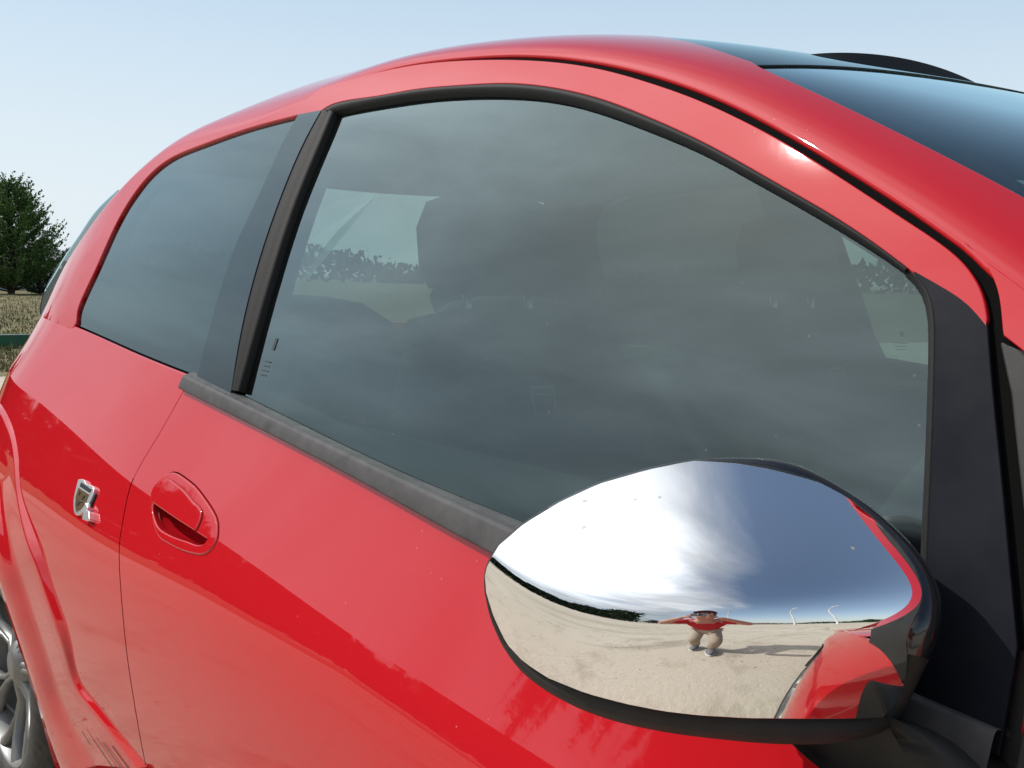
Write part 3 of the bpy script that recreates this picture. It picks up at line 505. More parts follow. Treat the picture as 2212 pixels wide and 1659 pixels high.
    gm = MB(); bi = spl([-.4, -.11, .10, .29, .70], [.9735, .9465, .9289, .9175, .885]); bx_ = np.linspace(-.357, .662, 60)
    pcg = chain(curve(gr, .02), np.stack([bx_, bi(bx_)-.004], -1), curve(np.vstack([[(.666, .93)], dg[::-1]]), .01))
    panel(gm, pcg, G, step=.05, off=-.011, roll=None); gm.build('window_glass', GLASS, door_o)
    sm = MB(); c2 = curve(np.vstack([dg[12:], [(.664, .93)]]), .01)+[.0075, 0]
    lowx = np.linspace(.672, .728, 6)
    psl = chain(curve(A('sail_top'), .01), curve(dl[20:], .01), np.stack([lowx[::-1], spl([.26, .735], [.906, .873])(lowx[::-1])], -1), c2[::-1])
    panel(sm, psl, G, step=.03, off=.0, roll=.001, depth=.004); sm.build('sail_panel', SATIN, door_o)
    # belt strip
    bs = MB(); xx = np.linspace(-.546, .728, 120); zl = spl([-.55, -.21, .03, .26, .735], [.9630, .9364, .9148, .8910, .8640])(xx); zu = spl([-.54, -.214, .023, .20, .294, .735], [.983, .9558, .9358, .9215, .9146, .888])(xx)
    zi = spl([-.54, -.4, -.11, .10, .29, .735], [.987, .9742, .9470, .9292, .9178, .885])(xx)
    def bp_(z, o_): 
        y = gw(xx, z); return np.stack([xx, s*(y+o_), z], -1)
    ttl = np.clip((xx+.43)/.06, 0, 1)
    rws = [bp_(zl, -.004), bp_(zl, .008), bp_(zl+.0008, .0098), bp_(zl+.003, .0105), bp_(zu-.004, .0095), bp_(zu-.001, .0088), bp_(zu, .0072), bp_(zu+.0002, .0045), bp_(zu-.0006, .0032), bp_(zu+(zi-zu)*.55+.0005, .0005), bp_(zi-.001, -.0045), bp_(zi, -.008), bp_(zi-.002, -.0105), bp_(zi-.006, -.011)]
    bs.grid(np.array(rws), flip=not near)
    b0 = len(bs.v); e0 = [r_[0] for r_ in rws]; bs.add(e0, [list(range(len(e0)))]); bs.build('belt_strip', STRIP, door_o)
    # --- quarter glass
    qm = MB(); pq = inset(chain(win_up, curve(qg[8:14], .012), win_low[::-1]), -.003); panel(qm, pq, G, step=.05, off=-.006, roll=None); qm.build('side_window', PRIVACY, car)
    # wing trim in front of the door gap
    wt = MB(); pw = chain(trim_top+[.0, -.003], curve([(.98, .897), (.90, .845)], .02), curve([(.90, .845), (.742, .858)], .02), curve((gf+[.004, 0])[:0:-1], .012))
    panel(wt, pw, G, step=.03, off=.003, roll=.0025, depth=.008); wt.build('wing_trim', DARKPLASTIC, car)
    # --- inner lining
    li = MB(); G2 = side_map(lambda x, z: gw(x, z)-.035, s)
    inner_open = inset(chain(curve(gr, .03), np.stack([bx_, bi(bx_)+.0], -1)[::3], curve(np.vstack([[(.66, .93)], dg[::-1]]), .03)), .012)
    q_open = inset(pq[::2], .03)
    outer = chain(curve([(-1.6, 1.06), (-1.6, .95), (.95, .88), (.95, .98)], .05)[:0], np.array([(-1.6, .93), (.95, .84), (.95, .95), (.66, 1.13), (.5, 1.21), (.25, 1.33), (-.1, 1.40), (-.5, 1.41), (-.95, 1.36), (-1.2, 1.28), (-1.5, 1.1)]))
    panel(li, outer, G2, holes=[inner_open, q_open], step=.08, roll=None)
    li.box((-.3, s*.70, .60), (2.6, .12, .66)); li.build('side_lining', TRIM, car, smooth=False, cust=False)
    hl = MB(); X_, T_ = np.meshgrid(np.linspace(-1.18, .33, 30), np.linspace(.04, 1, 14), indexing='ij'); P, Nn = Rm(X_.ravel(), T_.ravel()); hl.grid((P-Nn*.04).reshape(30, 14, 3)); 
    hl.build('headlining', HEADLINER, car)
    pl = MB(); X_, T_ = np.meshgrid(np.linspace(.30, 1.1, 20), np.linspace(0, .25, 6), indexing='ij'); P, Nn = Rm(X_.ravel(), T_.ravel()); pl.grid((P-Nn*.02).reshape(20, 6, 3)); pl.build('pillar_lining', TRIM, car)
    cl = MB(); X_, T_ = np.meshgrid(np.linspace(-1.9, -1.1, 24), np.linspace(-.0, .2, 10), indexing='ij'); P, Nn = Rm(X_.ravel(), T_.ravel()); cl.grid((P-Nn*.03).reshape(24, 10, 3)); cl.build('pillar_lining', TRIM, car)
    hg = MB(); panel(hg, chain([(-1.262, 1.0)], curve([(-1.262, .335), (-1.31, .275), (-1.45, .225), (-1.70, .205), (-1.92, .205)], .03), [(-1.92, 1.0)]), Rm, step=(.04, .05), off=.001, roll=None); hg.build('tailgate_window', CLEAR, car)
    # windscreen with its black border, roof glass
    wsm = MB(); xw = [(.345, .285), (.352, .275), (.378, .260), (.41, .250), (.457, .244), (.504, .242), (.584, .243), (.64, .249), (.75, .25), (.9, .252), (1.15, .254)]
    hd = curve([(.345, .285), (.352, .32), (.372, .5), (.39, .75), (.397, 1.0)], .02)
    polyw = chain(curve(xw, .015), curve([(1.15, .254), (1.27, .6), (1.32, 1.0)], .03), curve([(1.32, 1.0), (.397, 1.0)], .03), hd[::-1])
    panel(wsm, polyw, Rm, step=(.03, .04), off=-.003, roll=None); wso = wsm.build('windscreen', SCREEN, car)
    fm = MB(); fin = [(.395, .34), (.43, .338), (.474, .334), (.529, .322), (.576, .310), (.627, .300), (.75, .292), (1.15, .285)]
    polyf = chain(curve(xw, .015), [(1.15, .285)], curve(fin[::-1], .015), curve([(.395, .34), (.42, .6), (.43, 1.0)], .02), [(.397, 1.0)], hd[::-1])
    panel(fm, polyf, Rm, step=(.03, .03), off=-.0055, roll=None); fm.build('screen_border', INK, wso)
    rg = MB(); re_ = curve([(.333, .293), (.30, .305), (.218, .357), (.14, .415), (.07, .525), (.028, .665), (-.03, .80), (-.10, .87), (-.12, 1.0)], .02)
    polyr = chain(re_, [( .385, 1.0)], (hd-[.004, 0])[::-1])
    panel(rg, polyr, Rm, step=(.03, .03), off=-.001, roll=.001, depth=.006); rg.build('roof_glass', BLACKGLASS, car)
    return body_o, door_o

near_body, near_door = build_side(-1)
far_body, far_door = build_side(1)
Gn = side_map(gw, -1); Ln = side_map(wL, -1); Mn = side_map(wM, -1); Rn = roof_map(-1)
BD = side_map(lambda x, z: np.where(z > CZ(x), wM(x, z), wL(x, z)), -1)

# wind deflector popped up behind the header
wd = MB(); tt_ = np.linspace(0, 1, 60); sy_, sz_ = sec(np.full(60, .285), tt_); ys = np.linspace(-.425, .0, 50); rws = []
for a in (0, .4, .8, 1):
    r_ = []
    for y in ys:
        z0 = float(np.interp(-y, sy_[::-1], sz_[::-1])); u = (y+.425)/.425
        r_.append((.285-.012*a, y, z0-.004+a*.021*math.sin(math.pi*u)**.6*(.75+.5*u-.25*u*u)))
    rws.append(r_)
wd.grid(np.array(rws)); wd.grid(np.array(rws)-[.006, 0, 0], flip=True); wd.build('wind_deflector', RUBBER, car)

# --- flared rear arch and sill
lip = [(-1.098,-.918,.549),(-1.085,-.910,.510),(-1.071,-.904,.479),(-1.055,-.893,.425),(-1.033,-.883,.373),(-1.023,-.874,.331),(-1.019,-.864,.280),(-1.013,-.856,.240),(-1.006,-.850,.211)]
edge = [(-.950,-.904,.669),(-.895,-.903,.632),(-.850,-.900,.590),(-.808,-.896,.549),(-.789,-.888,.505),(-.778,-.878,.454),(-.705,-.875,.438),(-.607,-.871,.423),(-.505,-.867,.408)]
edge = [tuple(np.array(l_)+(np.array(e_)-np.array(l_))*1.05) for l_, e_ in zip(lip, edge)]
an = np.radians(np.linspace(205, 50, 22)); lead_l = []; lead_e = []
for a_ in an:
    f = (math.degrees(a_)-50)/155.
    lead_l.append((WXC+.405*math.cos(a_), -(.925-.03*f), WZC+.405*math.sin(a_)-.0))
    xe, ze = WXC+.575*math.cos(a_), WZC+.575*math.sin(a_)
    lead_e.append((xe, -(float(wL(np.array(xe), np.array(min(ze, .86))))+.003), ze))
lipc = curve(lead_l+lip, .012); edc = curve(lead_e+edge, .012); n = 150
res = lambda c, n: np.stack([np.interp(np.linspace(0, 1, n), np.linspace(0, 1, len(c)), c[:, k]) for k in range(3)], -1)
lipc = res(curve(lead_l+lip, .012), n)
ke = curve(lead_e+edge, .012)
# match the two curves by their control stations
def matched(a, b, m):
    a = np.array(a); b = np.array(b); o1, o2 = [], []
    u = np.arange(len(a)); fa = [spl(u, a[:, k]) for k in range(3)]; fb = [spl(u, b[:, k]) for k in range(3)]; t = np.linspace(0, len(a)-1, m)
    return np.stack([f(t) for f in fa], -1), np.stack([f(t) for f in fb], -1)
lipc, edc = matched(lead_l+lip, lead_e+edge, 170)
def flare(sgn):
    fm = MB(); l = lipc*[1, -sgn, 1]; e = edc*[1, -sgn, 1]; yy = np.array([0, sgn, 0.]); rws = []
    d = e-l; dn = d/np.linalg.norm(d, axis=1)[:, None]
    rws.append(l-yy*.045); rws.append(l-yy*.004)
    rws.append(l+dn*.0015); rws.append(l+dn*.006+yy*.003)
    for f, o_ in ((.12, .0055), (.22, .0065), (.32, .004), (.40, -.001), (.46, -.004), (.50, -.004), (.56, -.003), (.75, .000), (.90, .002), (.93, .0018), (.945, .000), (1.03, -.013)):
        rws.append(l+d*f+yy*o_)
    fm.grid(np.array(rws), flip=sgn > 0); return fm.build('wheel_arch_flare', RED, car)
flare(-1); flare(1)
def sill(sgn):
    fm = MB(); xs = np.linspace(-.50, .78, 60); rws = []
    for dz, o_ in ((.000, -.010), (-.008, .004), (-.011, .006), (-.03, .009), (-.10, .010), (-.105, .008), (-.112, -.002), (-.14, .002), (-.20, .002), (-.23, -.03)):
        z = .410-.02*(xs+.5)/1.3+dz; rws.append(np.stack([xs, sgn*(.862+o_+0*xs), z], -1))
    fm.grid(np.array(rws), flip=sgn < 0)
    # lead-in that meets the flare
    l = lipc[-1]*[1, -sgn, 1]; e = edc[-1]*[1, -sgn, 1]
    fm.grid(np.array([[e+[0, sgn*.002, 0], [-.50, sgn*.868, .36]], [l, [-.50, sgn*.860, .21]], [l+[0, 0, -.04], [-.5, sgn*.83, .18]]]), flip=sgn > 0)
    return fm.build('side_skirt', RED, car)
sill(-1); sill(1)
# thin dark stripes running down the flare band
for k, (f, a0, a1) in enumerate(((.62, .955, .975), (.70, .965, 1.0), (.78, .972, 1.0), (.85, .978, 1.0))):
    i0, i1 = int(a0*169), int(a1*169)
    if i1-i0 < 2: continue
    sm = MB(); l = lipc[i0:i1+1]; e = edc[i0:i1+1]; d = e-l
    sm.grid(np.array([l+d*(f+w_)-[0, .0022+.0, 0] for w_ in (-.005, .005)]), flip=True); sm.build('stripe', DARKPLASTIC, car)

# --- wheels
def wheel(x, sgn):
    w = empty('wheel', (x, sgn*.845, WZC)); w.parent = car
    ty = MB(); prof = [(.213, -.005), (.216, .004), (.235, .008), (.265, .006), (.285, -.008), (.298, -.025), (.302, -.06), (.302, -.16), (.285, -.20), (.22, -.20)]
    an = np.linspace(0, 2*np.pi, 73)
    ty.grid(np.array([[(r_*math.cos(a_), sgn*y_, r_*math.sin(a_)) for a_ in an] for r_, y_ in prof]), flip=sgn < 0); ty.build('tyre', TYRE, w)
    rm = MB(); rp = [(.2135, -.006), (.214, .001), (.211, .003), (.208, .001), (.203, -.006), (.198, -.03), (.190, -.10), (.18, -.17)]
    rm.grid(np.array([[(r_*math.cos(a_), sgn*y_, r_*math.sin(a_)) for a_ in an] for r_, y_ in rp]), flip=sgn < 0)
    rm.build('rim', ALLOY, w)
    hb = MB(); hp = [(0, -.012), (.030, -.012), (.034, -.016), (.050, -.022), (.058, -.035), (.060, -.08)]
    hb.grid(np.array([[(r_*math.cos(a_), sgn*y_, r_*math.sin(a_)) for a_ in an] for r_, y_ in hp]), flip=sgn < 0); hb.build('hub', ALLOY, w)
    sp = MB()
    K = 7
    for k in range(K):
        a0 = 2*np.pi*k/K+.13
        def pt(r_, da, y_): a_ = a0+da; return (r_*math.cos(a_), sgn*y_, r_*math.sin(a_))
        secs = [(.045, .30, -.022), (.085, .13, -.030), (.12, .095, -.024), (.155, .15, -.015), (.185, .24, -.008), (.207, .30, -.004)]
        # forked spoke: two tines joined near the hub
        for sd in (-1, 1):
            q = []
            for r_, hw, y_ in secs:
                i0 = 0 if r_ < .125 else sd*hw*.50; i1 = sd*hw
                q.append([pt(r_, i0, y_-.018), pt(r_, i0, y_), pt(r_, (i0+i1)/2, y_+.003), pt(r_, i1, y_), pt(r_, i1, y_-.018)])
            sp.grid(np.array(q), flip=(sd*sgn > 0))
    sp.build('spokes', ALLOY, w)
    dk = MB(); dk.grid(np.array([[(r_*math.cos(a_), sgn*-.09, r_*math.sin(a_)) for a_ in an] for r_ in (.0, .145)]), flip=sgn < 0); dk.build('brake_disc', ALLOYDARK, w)
    ca = MB(); ca.box((.09, sgn*-.075, .09), (.07, .05, .11), None); ca.build('brake_caliper', RED, w)
    ar = MB(); a2 = np.radians(np.linspace(-25, 205, 40)); ar.grid(np.array([[(.40*math.cos(a_), sgn*y_, .40*math.sin(a_)) for a_ in a2] for y_ in (.01, -.30)]))
    ar.grid(np.array([[(r_*math.cos(a_), sgn*-.28, r_*math.sin(a_)) for a_ in a2] for r_ in (0.0, .42)])); ar.build('arch_liner', UNDER, w)
for x in (WXC, 1.13):
    for sgn in (-1, 1): wheel(x, sgn)
ub = MB(); ub.box((.1, 0, .27), (3.6, 1.2, .16)); ub.build('underbody', UNDER, car, smooth=False)

# --- tail lamp / rear screen edge standing proud of the pillar
rs = MB(); edgeo = [(-1.30,-.585,1.318),(-1.42,-.60,1.283),(-1.55,-.612,1.228),(-1.66,-.62,1.178),(-1.77,-.632,1.115),(-1.80,-.645,1.075),(-1.80,-.655,1.04)]
EDGE = glass('tailgate_edge_glass', (0, 0, 0), 1.2, base=(.10, .125, .12))
RSO = [(-1.786,-.655,1.009),(-1.807,-.646,1.057),(-1.736,-.637,1.117),(-1.658,-.628,1.171),(-1.581,-.619,1.217),(-1.513,-.610,1.260),(-1.449,-.601,1.290),(-1.389,-.592,1.313)]
for sgn in (-1, 1):
    o_ = curve([(x, -sgn*y, z) for x, y, z in RSO], .02); d_ = np.array([-.05, -sgn*.09, .012]); f_ = np.array([.16, sgn*.006, -.012])
    rs = MB(); rs.grid(np.array([o_+f_, o_+f_*.5+[0, sgn*.001, 0], o_+f_*.08, o_, o_+d_*.1+[-.003, 0, 0], o_+d_]), flip=sgn > 0); rs.build('tailgate_glass_edge', EDGE, car)


# --- door handle
def plane_map(off):
    """smooth cap surface laid over the door at the handle"""
    def yw(x, z):
        q = 0
        for dz, w_ in ((-.04, 1), (-.02, 2), (0, 3), (.02, 2), (.04, 1)):
            zz_ = z+dz; q = q+w_*np.where(zz_ > CZ(x), wM(x, zz_), wL(x, zz_))
        return q/9.
    def f(x, z):
        e = 2e-3; wx = (yw(x+e, z)-yw(x-e, z))/(2*e); wz = (yw(x, z+e)-yw(x, z-e))/(2*e)
        Nn = np.stack([-wx, -np.ones_like(x), -wz], -1); Nn /= np.linalg.norm(Nn, axis=-1)[..., None]
        return np.stack([x, -(yw(x, z)+off), z], -1), Nn
    return f
hs = empty('door_handle', (0, 0, 0)); hs.parent = near_door
opening = curve([(-.4870, .8110), (-.4808, .7999), (-.4626, .7895), (-.4381, .7814), (-.4083, .7790), (-.370, .7798), (-.3232, .7827), (-.2930, .7855), (-.2797, .7926), (-.2780, .7990)], .005)
lipline = curve([(-.2780, .7990), (-.3156, .8008), (-.40, .8055), (-.4724, .8090), (-.4870, .8110)], .005)
hole = chain(opening, lipline)
bz = MB(); panel(bz, inset(handle_out if area(handle_out) > 0 else handle_out[::-1], .0026), plane_map(.003), holes=[hole], step=.012, roll=.0025, depth=.014); bz.build('handle_bezel', RED, hs)
gv = MB(); gq = handle_out if area(handle_out) > 0 else handle_out[::-1]; P, Nn = BD(gq[:, 0], gq[:, 1]); g2 = inset(gq, .0045); P2, N2 = BD(g2[:, 0], g2[:, 1])
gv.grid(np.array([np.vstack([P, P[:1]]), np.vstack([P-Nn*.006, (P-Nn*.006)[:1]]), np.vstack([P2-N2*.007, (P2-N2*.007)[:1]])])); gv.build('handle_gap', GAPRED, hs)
# lifting flap, upper part
fp = MB(); flap = chain(curve([(-.4743, .8095), (-.4767, .8164), (-.4758, .8293), (-.4728, .8382), (-.4624, .8432), (-.4430, .8428), (-.3980, .8379), (-.3512, .8298), (-.3205, .8228), (-.3160, .8155), (-.3168, .8018)], .004), curve([(-.3168, .8018), (-.40, .8053), (-.4743, .8095)], .004))
panel(fp, inset(flap, .001), plane_map(.0065), step=.012, roll=.0022, depth=.010); fp.build('flap', RED, hs)
fg = MB(); panel(fg, inset(flap, -.0006), plane_map(.0046), step=.02, roll=None); fg.build('flap_gap', GAPRED, hs)  # plate in the darkened red draws the shaded gap round the flap
# scooped recess
cu = MB(); hq = hole if area(hole) > 0 else hole[::-1]; rws = []
cen = np.array([-.38, .793])
for k, (f, dep) in enumerate(((1, -.001), (.97, .010), (.92, .028), (.78, .044), (.5, .050), (.2, .052), (.0, .052))):
    q = cen+(hq-cen)*f; P, Nn = plane_map(.002)(q[:, 0], q[:, 1]); P = P-Nn*dep+np.array([0, 0, .026*(1-f)]); rws.append(np.vstack([P, P[:1]]))
cu.grid(np.array(rws)); cu.build('finger_recess', RED, hs)

# --- winged shield badge on the rear wing: chrome frame, bronze field, dark strokes, bolt
bd = empty('badge', (0, 0, 0)); bd.parent = car
def plate(c, off, depth, m_, name, ins=0):
    c = [(-.785+(x+.766)*1.22, .745+(z-.741)*.79) for x, z in c]
    mb = MB(); q = chain(curve(c+[c[0]], .003)) if len(c) > 8 else chain(*[curve([c[i], c[(i+1) % len(c)]], .003) for i in range(len(c))])
    if area(q) < 0: q = q[::-1]
    panel(mb, inset(q, ins), BD, step=.006, off=off, roll=.0008, depth=depth); return mb.build(name, m_, bd)
plate([(-.766,.800),(-.745,.803),(-.735,.799),(-.705,.797),(-.700,.785),(-.703,.765),(-.712,.750),(-.728,.741),(-.745,.752),(-.757,.770),(-.762,.785)], .005, .006, BRIGHT, 'shield')
plate([(-.752,.787),(-.711,.784),(-.711,.766),(-.719,.753),(-.728,.746),(-.740,.756),(-.749,.770)], .0062, .003, BRONZE, 'shield_field')
plate([(-.750,.798),(-.710,.794),(-.711,.788),(-.750,.791)], .0064, .003, ALLOYDARK, 'name_band')
for c in ([(-.742,.783),(-.739,.783),(-.738,.776),(-.741,.776)], [(-.722,.780),(-.719,.779),(-.722,.771),(-.725,.773)], [(-.738,.761),(-.736,.763),(-.721,.768),(-.720,.766)], [(-.733,.756),(-.731,.757),(-.726,.763),(-.728,.763)]): plate(c, .0072, .001, INK, 'scorpion_mark')
plate([(-.704,.790),(-.695,.789),(-.696,.764),(-.704,.766)], .004, .005, ALLOYDARK, 'wing')
plate([(-.705,.768),(-.690,.762),(-.692,.757),(-.682,.757),(-.670,.744),(-.681,.742),(-.694,.741),(-.698,.752)], .009, .010, BRIGHT, 'bolt')

# --- door mirror
mo = empty('wing_mirror', (0, 0, 0)); mo.parent = car
A0, ea, eb, en = (np.array(MR[k]) for k in ('A0', 'ea', 'eb', 'en'))
kh, mh, kv, mv = .15, 1.0, .036, 1.06
def mh_(a, b):
    b = b+18*np.minimum(a, 0)**3
    return -(np.sqrt(kh**2+(mh*a)**2)-kh)-(np.sqrt(kv**2+(mv*b)**2)-kv)
def cap_map(a, b):
    e = 1e-4; h = mh_(a, b); ha = (mh_(a+e, b)-mh_(a-e, b))/(2*e); hb = (mh_(a, b+e)-mh_(a, b-e))/(2*e)
    P = A0+a[..., None]*ea+b[..., None]*eb+h[..., None]*en
    Nn = en-ha[..., None]*ea-hb[..., None]*eb; Nn /= np.linalg.norm(Nn, axis=-1)[..., None]; return P, Nn
cap3 = np.array(MR['cap']); out3 = np.array(MR['out'])
cm_ = MB(); panel(cm_, cap3[:, :2], cap_map, step=.006, roll=.0012, depth=.006); cm_.build('mirror_cap', CHROME, mo)
loc = lambda q: A0+q[:, :1]*ea+q[:, 1:2]*eb+q[:, 2:3]*en
an = np.arctan2(out3[:, 1]-.02, out3[:, 0])
c0 = np.array([0, .015, 0])
inn = cap3.copy(); inn[:, :2] = c0[:2]+(cap3[:, :2]-c0[:2])*.985; inn[:, 2] -= .006
inn2 = cap3.copy(); inn2[:, 2] -= .0045
rim1 = inn2*.5+out3*.5; rim1[:, 2] = inn2[:, 2]*.75+out3[:, 2]*.25; rim1[:, :2] = inn2[:, :2]*.35+out3[:, :2]*.65
b1 = out3.copy(); b1[:, 2] -= .018; b1[:, :2] = c0[:2]+(out3[:, :2]-c0[:2])*.99
b2 = out3.copy(); b2[:, 2] -= .040; b2[:, :2] = c0[:2]+(out3[:, :2]-c0[:2])*.92
b3 = b2.copy(); b3[:, :2] = c0[:2]+(out3[:, :2]-c0[:2])*.88; b3[:, 2] -= .006
b4 = b3.copy(); b4[:, :2] = c0[:2]+(out3[:, :2]-c0[:2])*.84; b4[:, 2] += .008
rings = np.array([loc(r_) for r_ in (inn, inn2, rim1, out3, b1, b2, b3, b4)])
hm = MB(); nr = len(cap3)
low = ((cap3[:, 1] < -.018) | (cap3[:, 0] < -.09))
b0 = len(hm.v); hm.v.extend(rings.reshape(-1, 3).tolist()); hm.n.extend([[0, 0, 0]]*(len(rings)*nr))
for i in range(len(rings)-1):
    for j in range(nr):
        j2 = (j+1) % nr; hm.f.append([i*nr+j, i*nr+j2, (i+1)*nr+j2, (i+1)*nr+j][::-1]); hm.m.append(1 if low[j] else 0)
hm.build('mirror_housing', [MIRRORBLACK, DARKPLASTIC], mo)
mg = MB(); cg = loc(b4).mean(0); ring = loc(b4); mg.add(np.vstack([ring, [cg]]), [(j, (j+1) % nr, nr) for j in range(nr)]); mg.build('mirror_plate', MIRRORGLASS, mo)
# foot: from under the housing to the sail panel
st = MB(); f0 = loc(np.array([[.060, -.040, -.075]]))[0]
f1 = loc(np.array([[.070, -.062, -.112]]))[0]
secs = [(f1+[0, 0, .012], .046, .010), (f1+[.004, .004, -.008], .054, .020), ((.668, -.852, .866), .058, .026), ((.680, -.825, .853), .055, .026), ((.690, -.785, .848), .055, .028)]
a_ = np.linspace(0, 2*np.pi, 28, endpoint=False)
st.grid(np.array([[np.array(pp)+np.array([math.cos(q)*ww, 0, math.sin(q)*hh]) for q in a_] for pp, ww, hh in secs]), closed=True); b_ = len(st.v)
st.f += [list(range(28))[::-1], list(range(b_-28, b_))]; st.m += [0, 0]; st.build('mirror_arm', DARKPLASTIC, mo)

# --- cabin
cab = MB(); cab.box((-.2, 0, .40), (2.6, 1.34, .12)); cab.box((.98, 0, .60), (.12, 1.3, .5)); cab.build('cabin_floor', TRIM, car, smooth=False)
db = MB(); xs = [(.62, .70), (.60, .86), (.66, .925), (.80, .935), (1.05, .90), (1.2, .84)]
db.grid(np.array([[(x, y, z-.02*(abs(y)/.65)**2) for y in np.linspace(-.66, .66, 14)] for x, z in xs])); db.build('dashboard', TRIM, car)
def bag(mb, secs):
    mb.grid(np.array(secs), closed=True)
    k = len(secs[0]); b = len(mb.v)-k; mb.f.append(list(range(b, b+k))); mb.m.append(0)
def seat(x, y, rear=False, wdt=.25, head=True):
    o = empty('seat', (x, y, .45)); o.parent = car
    an = np.linspace(0, 2*np.pi, 20, endpoint=False); se = lambda a: (np.sign(np.cos(a))*abs(np.cos(a))**.5, np.sign(np.sin(a))*abs(np.sin(a))**.5)
    q = MB(); bag(q, [[(.02+.25*f*se(a)[0], wdt*f*se(a)[1], z) for a in an] for z, f in ((-.02, .9), (0, 1), (.10, 1), (.14, .93), (.15, .6), (.152, .1))]); q.build('cushion', FABRIC, o)
    b = MB(); ss = []
    for z, f, th in ((.10, .9, .07), (.18, 1, .08), (.35, 1.0, .075), (.50, .98, .07), (.58, .86, .06), (.625, .62, .05), (.64, .3, .03), (.642, .05, .01)):
        ss.append([(-.20-.30*(z-.1)+th*se(a)[0], wdt*f*se(a)[1], z) for a in an])
    bag(b, ss); b.build('backrest', FABRIC, o)
    if not head: return o
    h = MB(); ss = []
    for z, f in ((.66, .3), (.67, .9), (.70, 1), (.76, 1), (.80, .85), (.82, .4), (.822, .05)):
        ss.append([(-.375-.15*(z-.7)+.045*f*se(a)[0], .13*f*se(a)[1], z) for a in an])
    bag(h, ss); h.build('headrest', FABRIC, o)
    for yy in (-.06, .06): pp = MB(); pp.tube([(-.36, yy, .60), (-.372, yy, .69)], .007, 8); pp.build('headrest_post', BRIGHT, o)
    return o
for y in (-.37, .37):
    so_ = seat(.06, y)
    e = MB(); sh_ = [(-.022, .03), (.022, .03), (.024, .018), (.022, -.005), (.0, -.034), (-.022, -.005), (-.024, .018)]
    def sp_(p): return np.array([[-.20-.30*(.52-.1)+.076+ -.30*q[1], q[0], .50+q[1]] for q in p])
    o1 = np.array(sh_); o2 = o1*.82
    e.grid(np.array([np.vstack([sp_(o1), sp_(o1)[:1]]), np.vstack([sp_(o2), sp_(o2)[:1]])])); e.tube(sp_([(-.022, .017), (.022, .017)]), .0015, 6); e.build('stitched_shield', PALETHREAD, so_)
for y in (-.32, .32): seat(-.78, y, wdt=.30, head=False)
sw = MB(); a = np.linspace(0, 2*np.pi, 40); sw.tube([(.46+.07*math.sin(q), -.37+.18*math.cos(q), .86+.17*math.sin(q)) for q in a], .016, 10); sw.box((.50, -.37, .85), (.06, .12, .10)); sw.box((.49, -.37, .86), (.03, .34, .03)); sw.tube([(.50, -.37, .85), (.72, -.37, .78)], .03); sw.build('steering_wheel', TRIM, car)
im = MB(); im.box((.42, 0, 1.335), (.03, .22, .06)); im.build('interior_mirror', TRIM, car, smooth=False)
# printed marks on the glass
def mark(fm_, x, z, w_, h_, par, m_, off=-.0095):
    mb = MB(); q = np.array([(x-w_/2, z-h_/2), (x+w_/2, z-h_/2), (x+w_/2, z+h_/2), (x-w_/2, z+h_/2)]); P, Nn = fm_(q[:, 0], q[:, 1]); mb.add(P+Nn*off, [(0, 1, 2, 3)]); return mb.build('etched_mark', m_, par)
GF = side_map(gw, 1)
for k in range(3): mark(GF, -.30, 1.016-.007*k, .035-.006*k, .0016, far_door, INK, -.012)
mark(GF, -.292, 1.036, .011, .011, far_door, INK, -.012)
mark(Gn, -.318, 1.046, .007, .016, near_door, INK, -.0102)
for k in range(4): mark(Gn, -.322, 1.022-.006*k, .018, .0012, near_door, INK, -.0102)

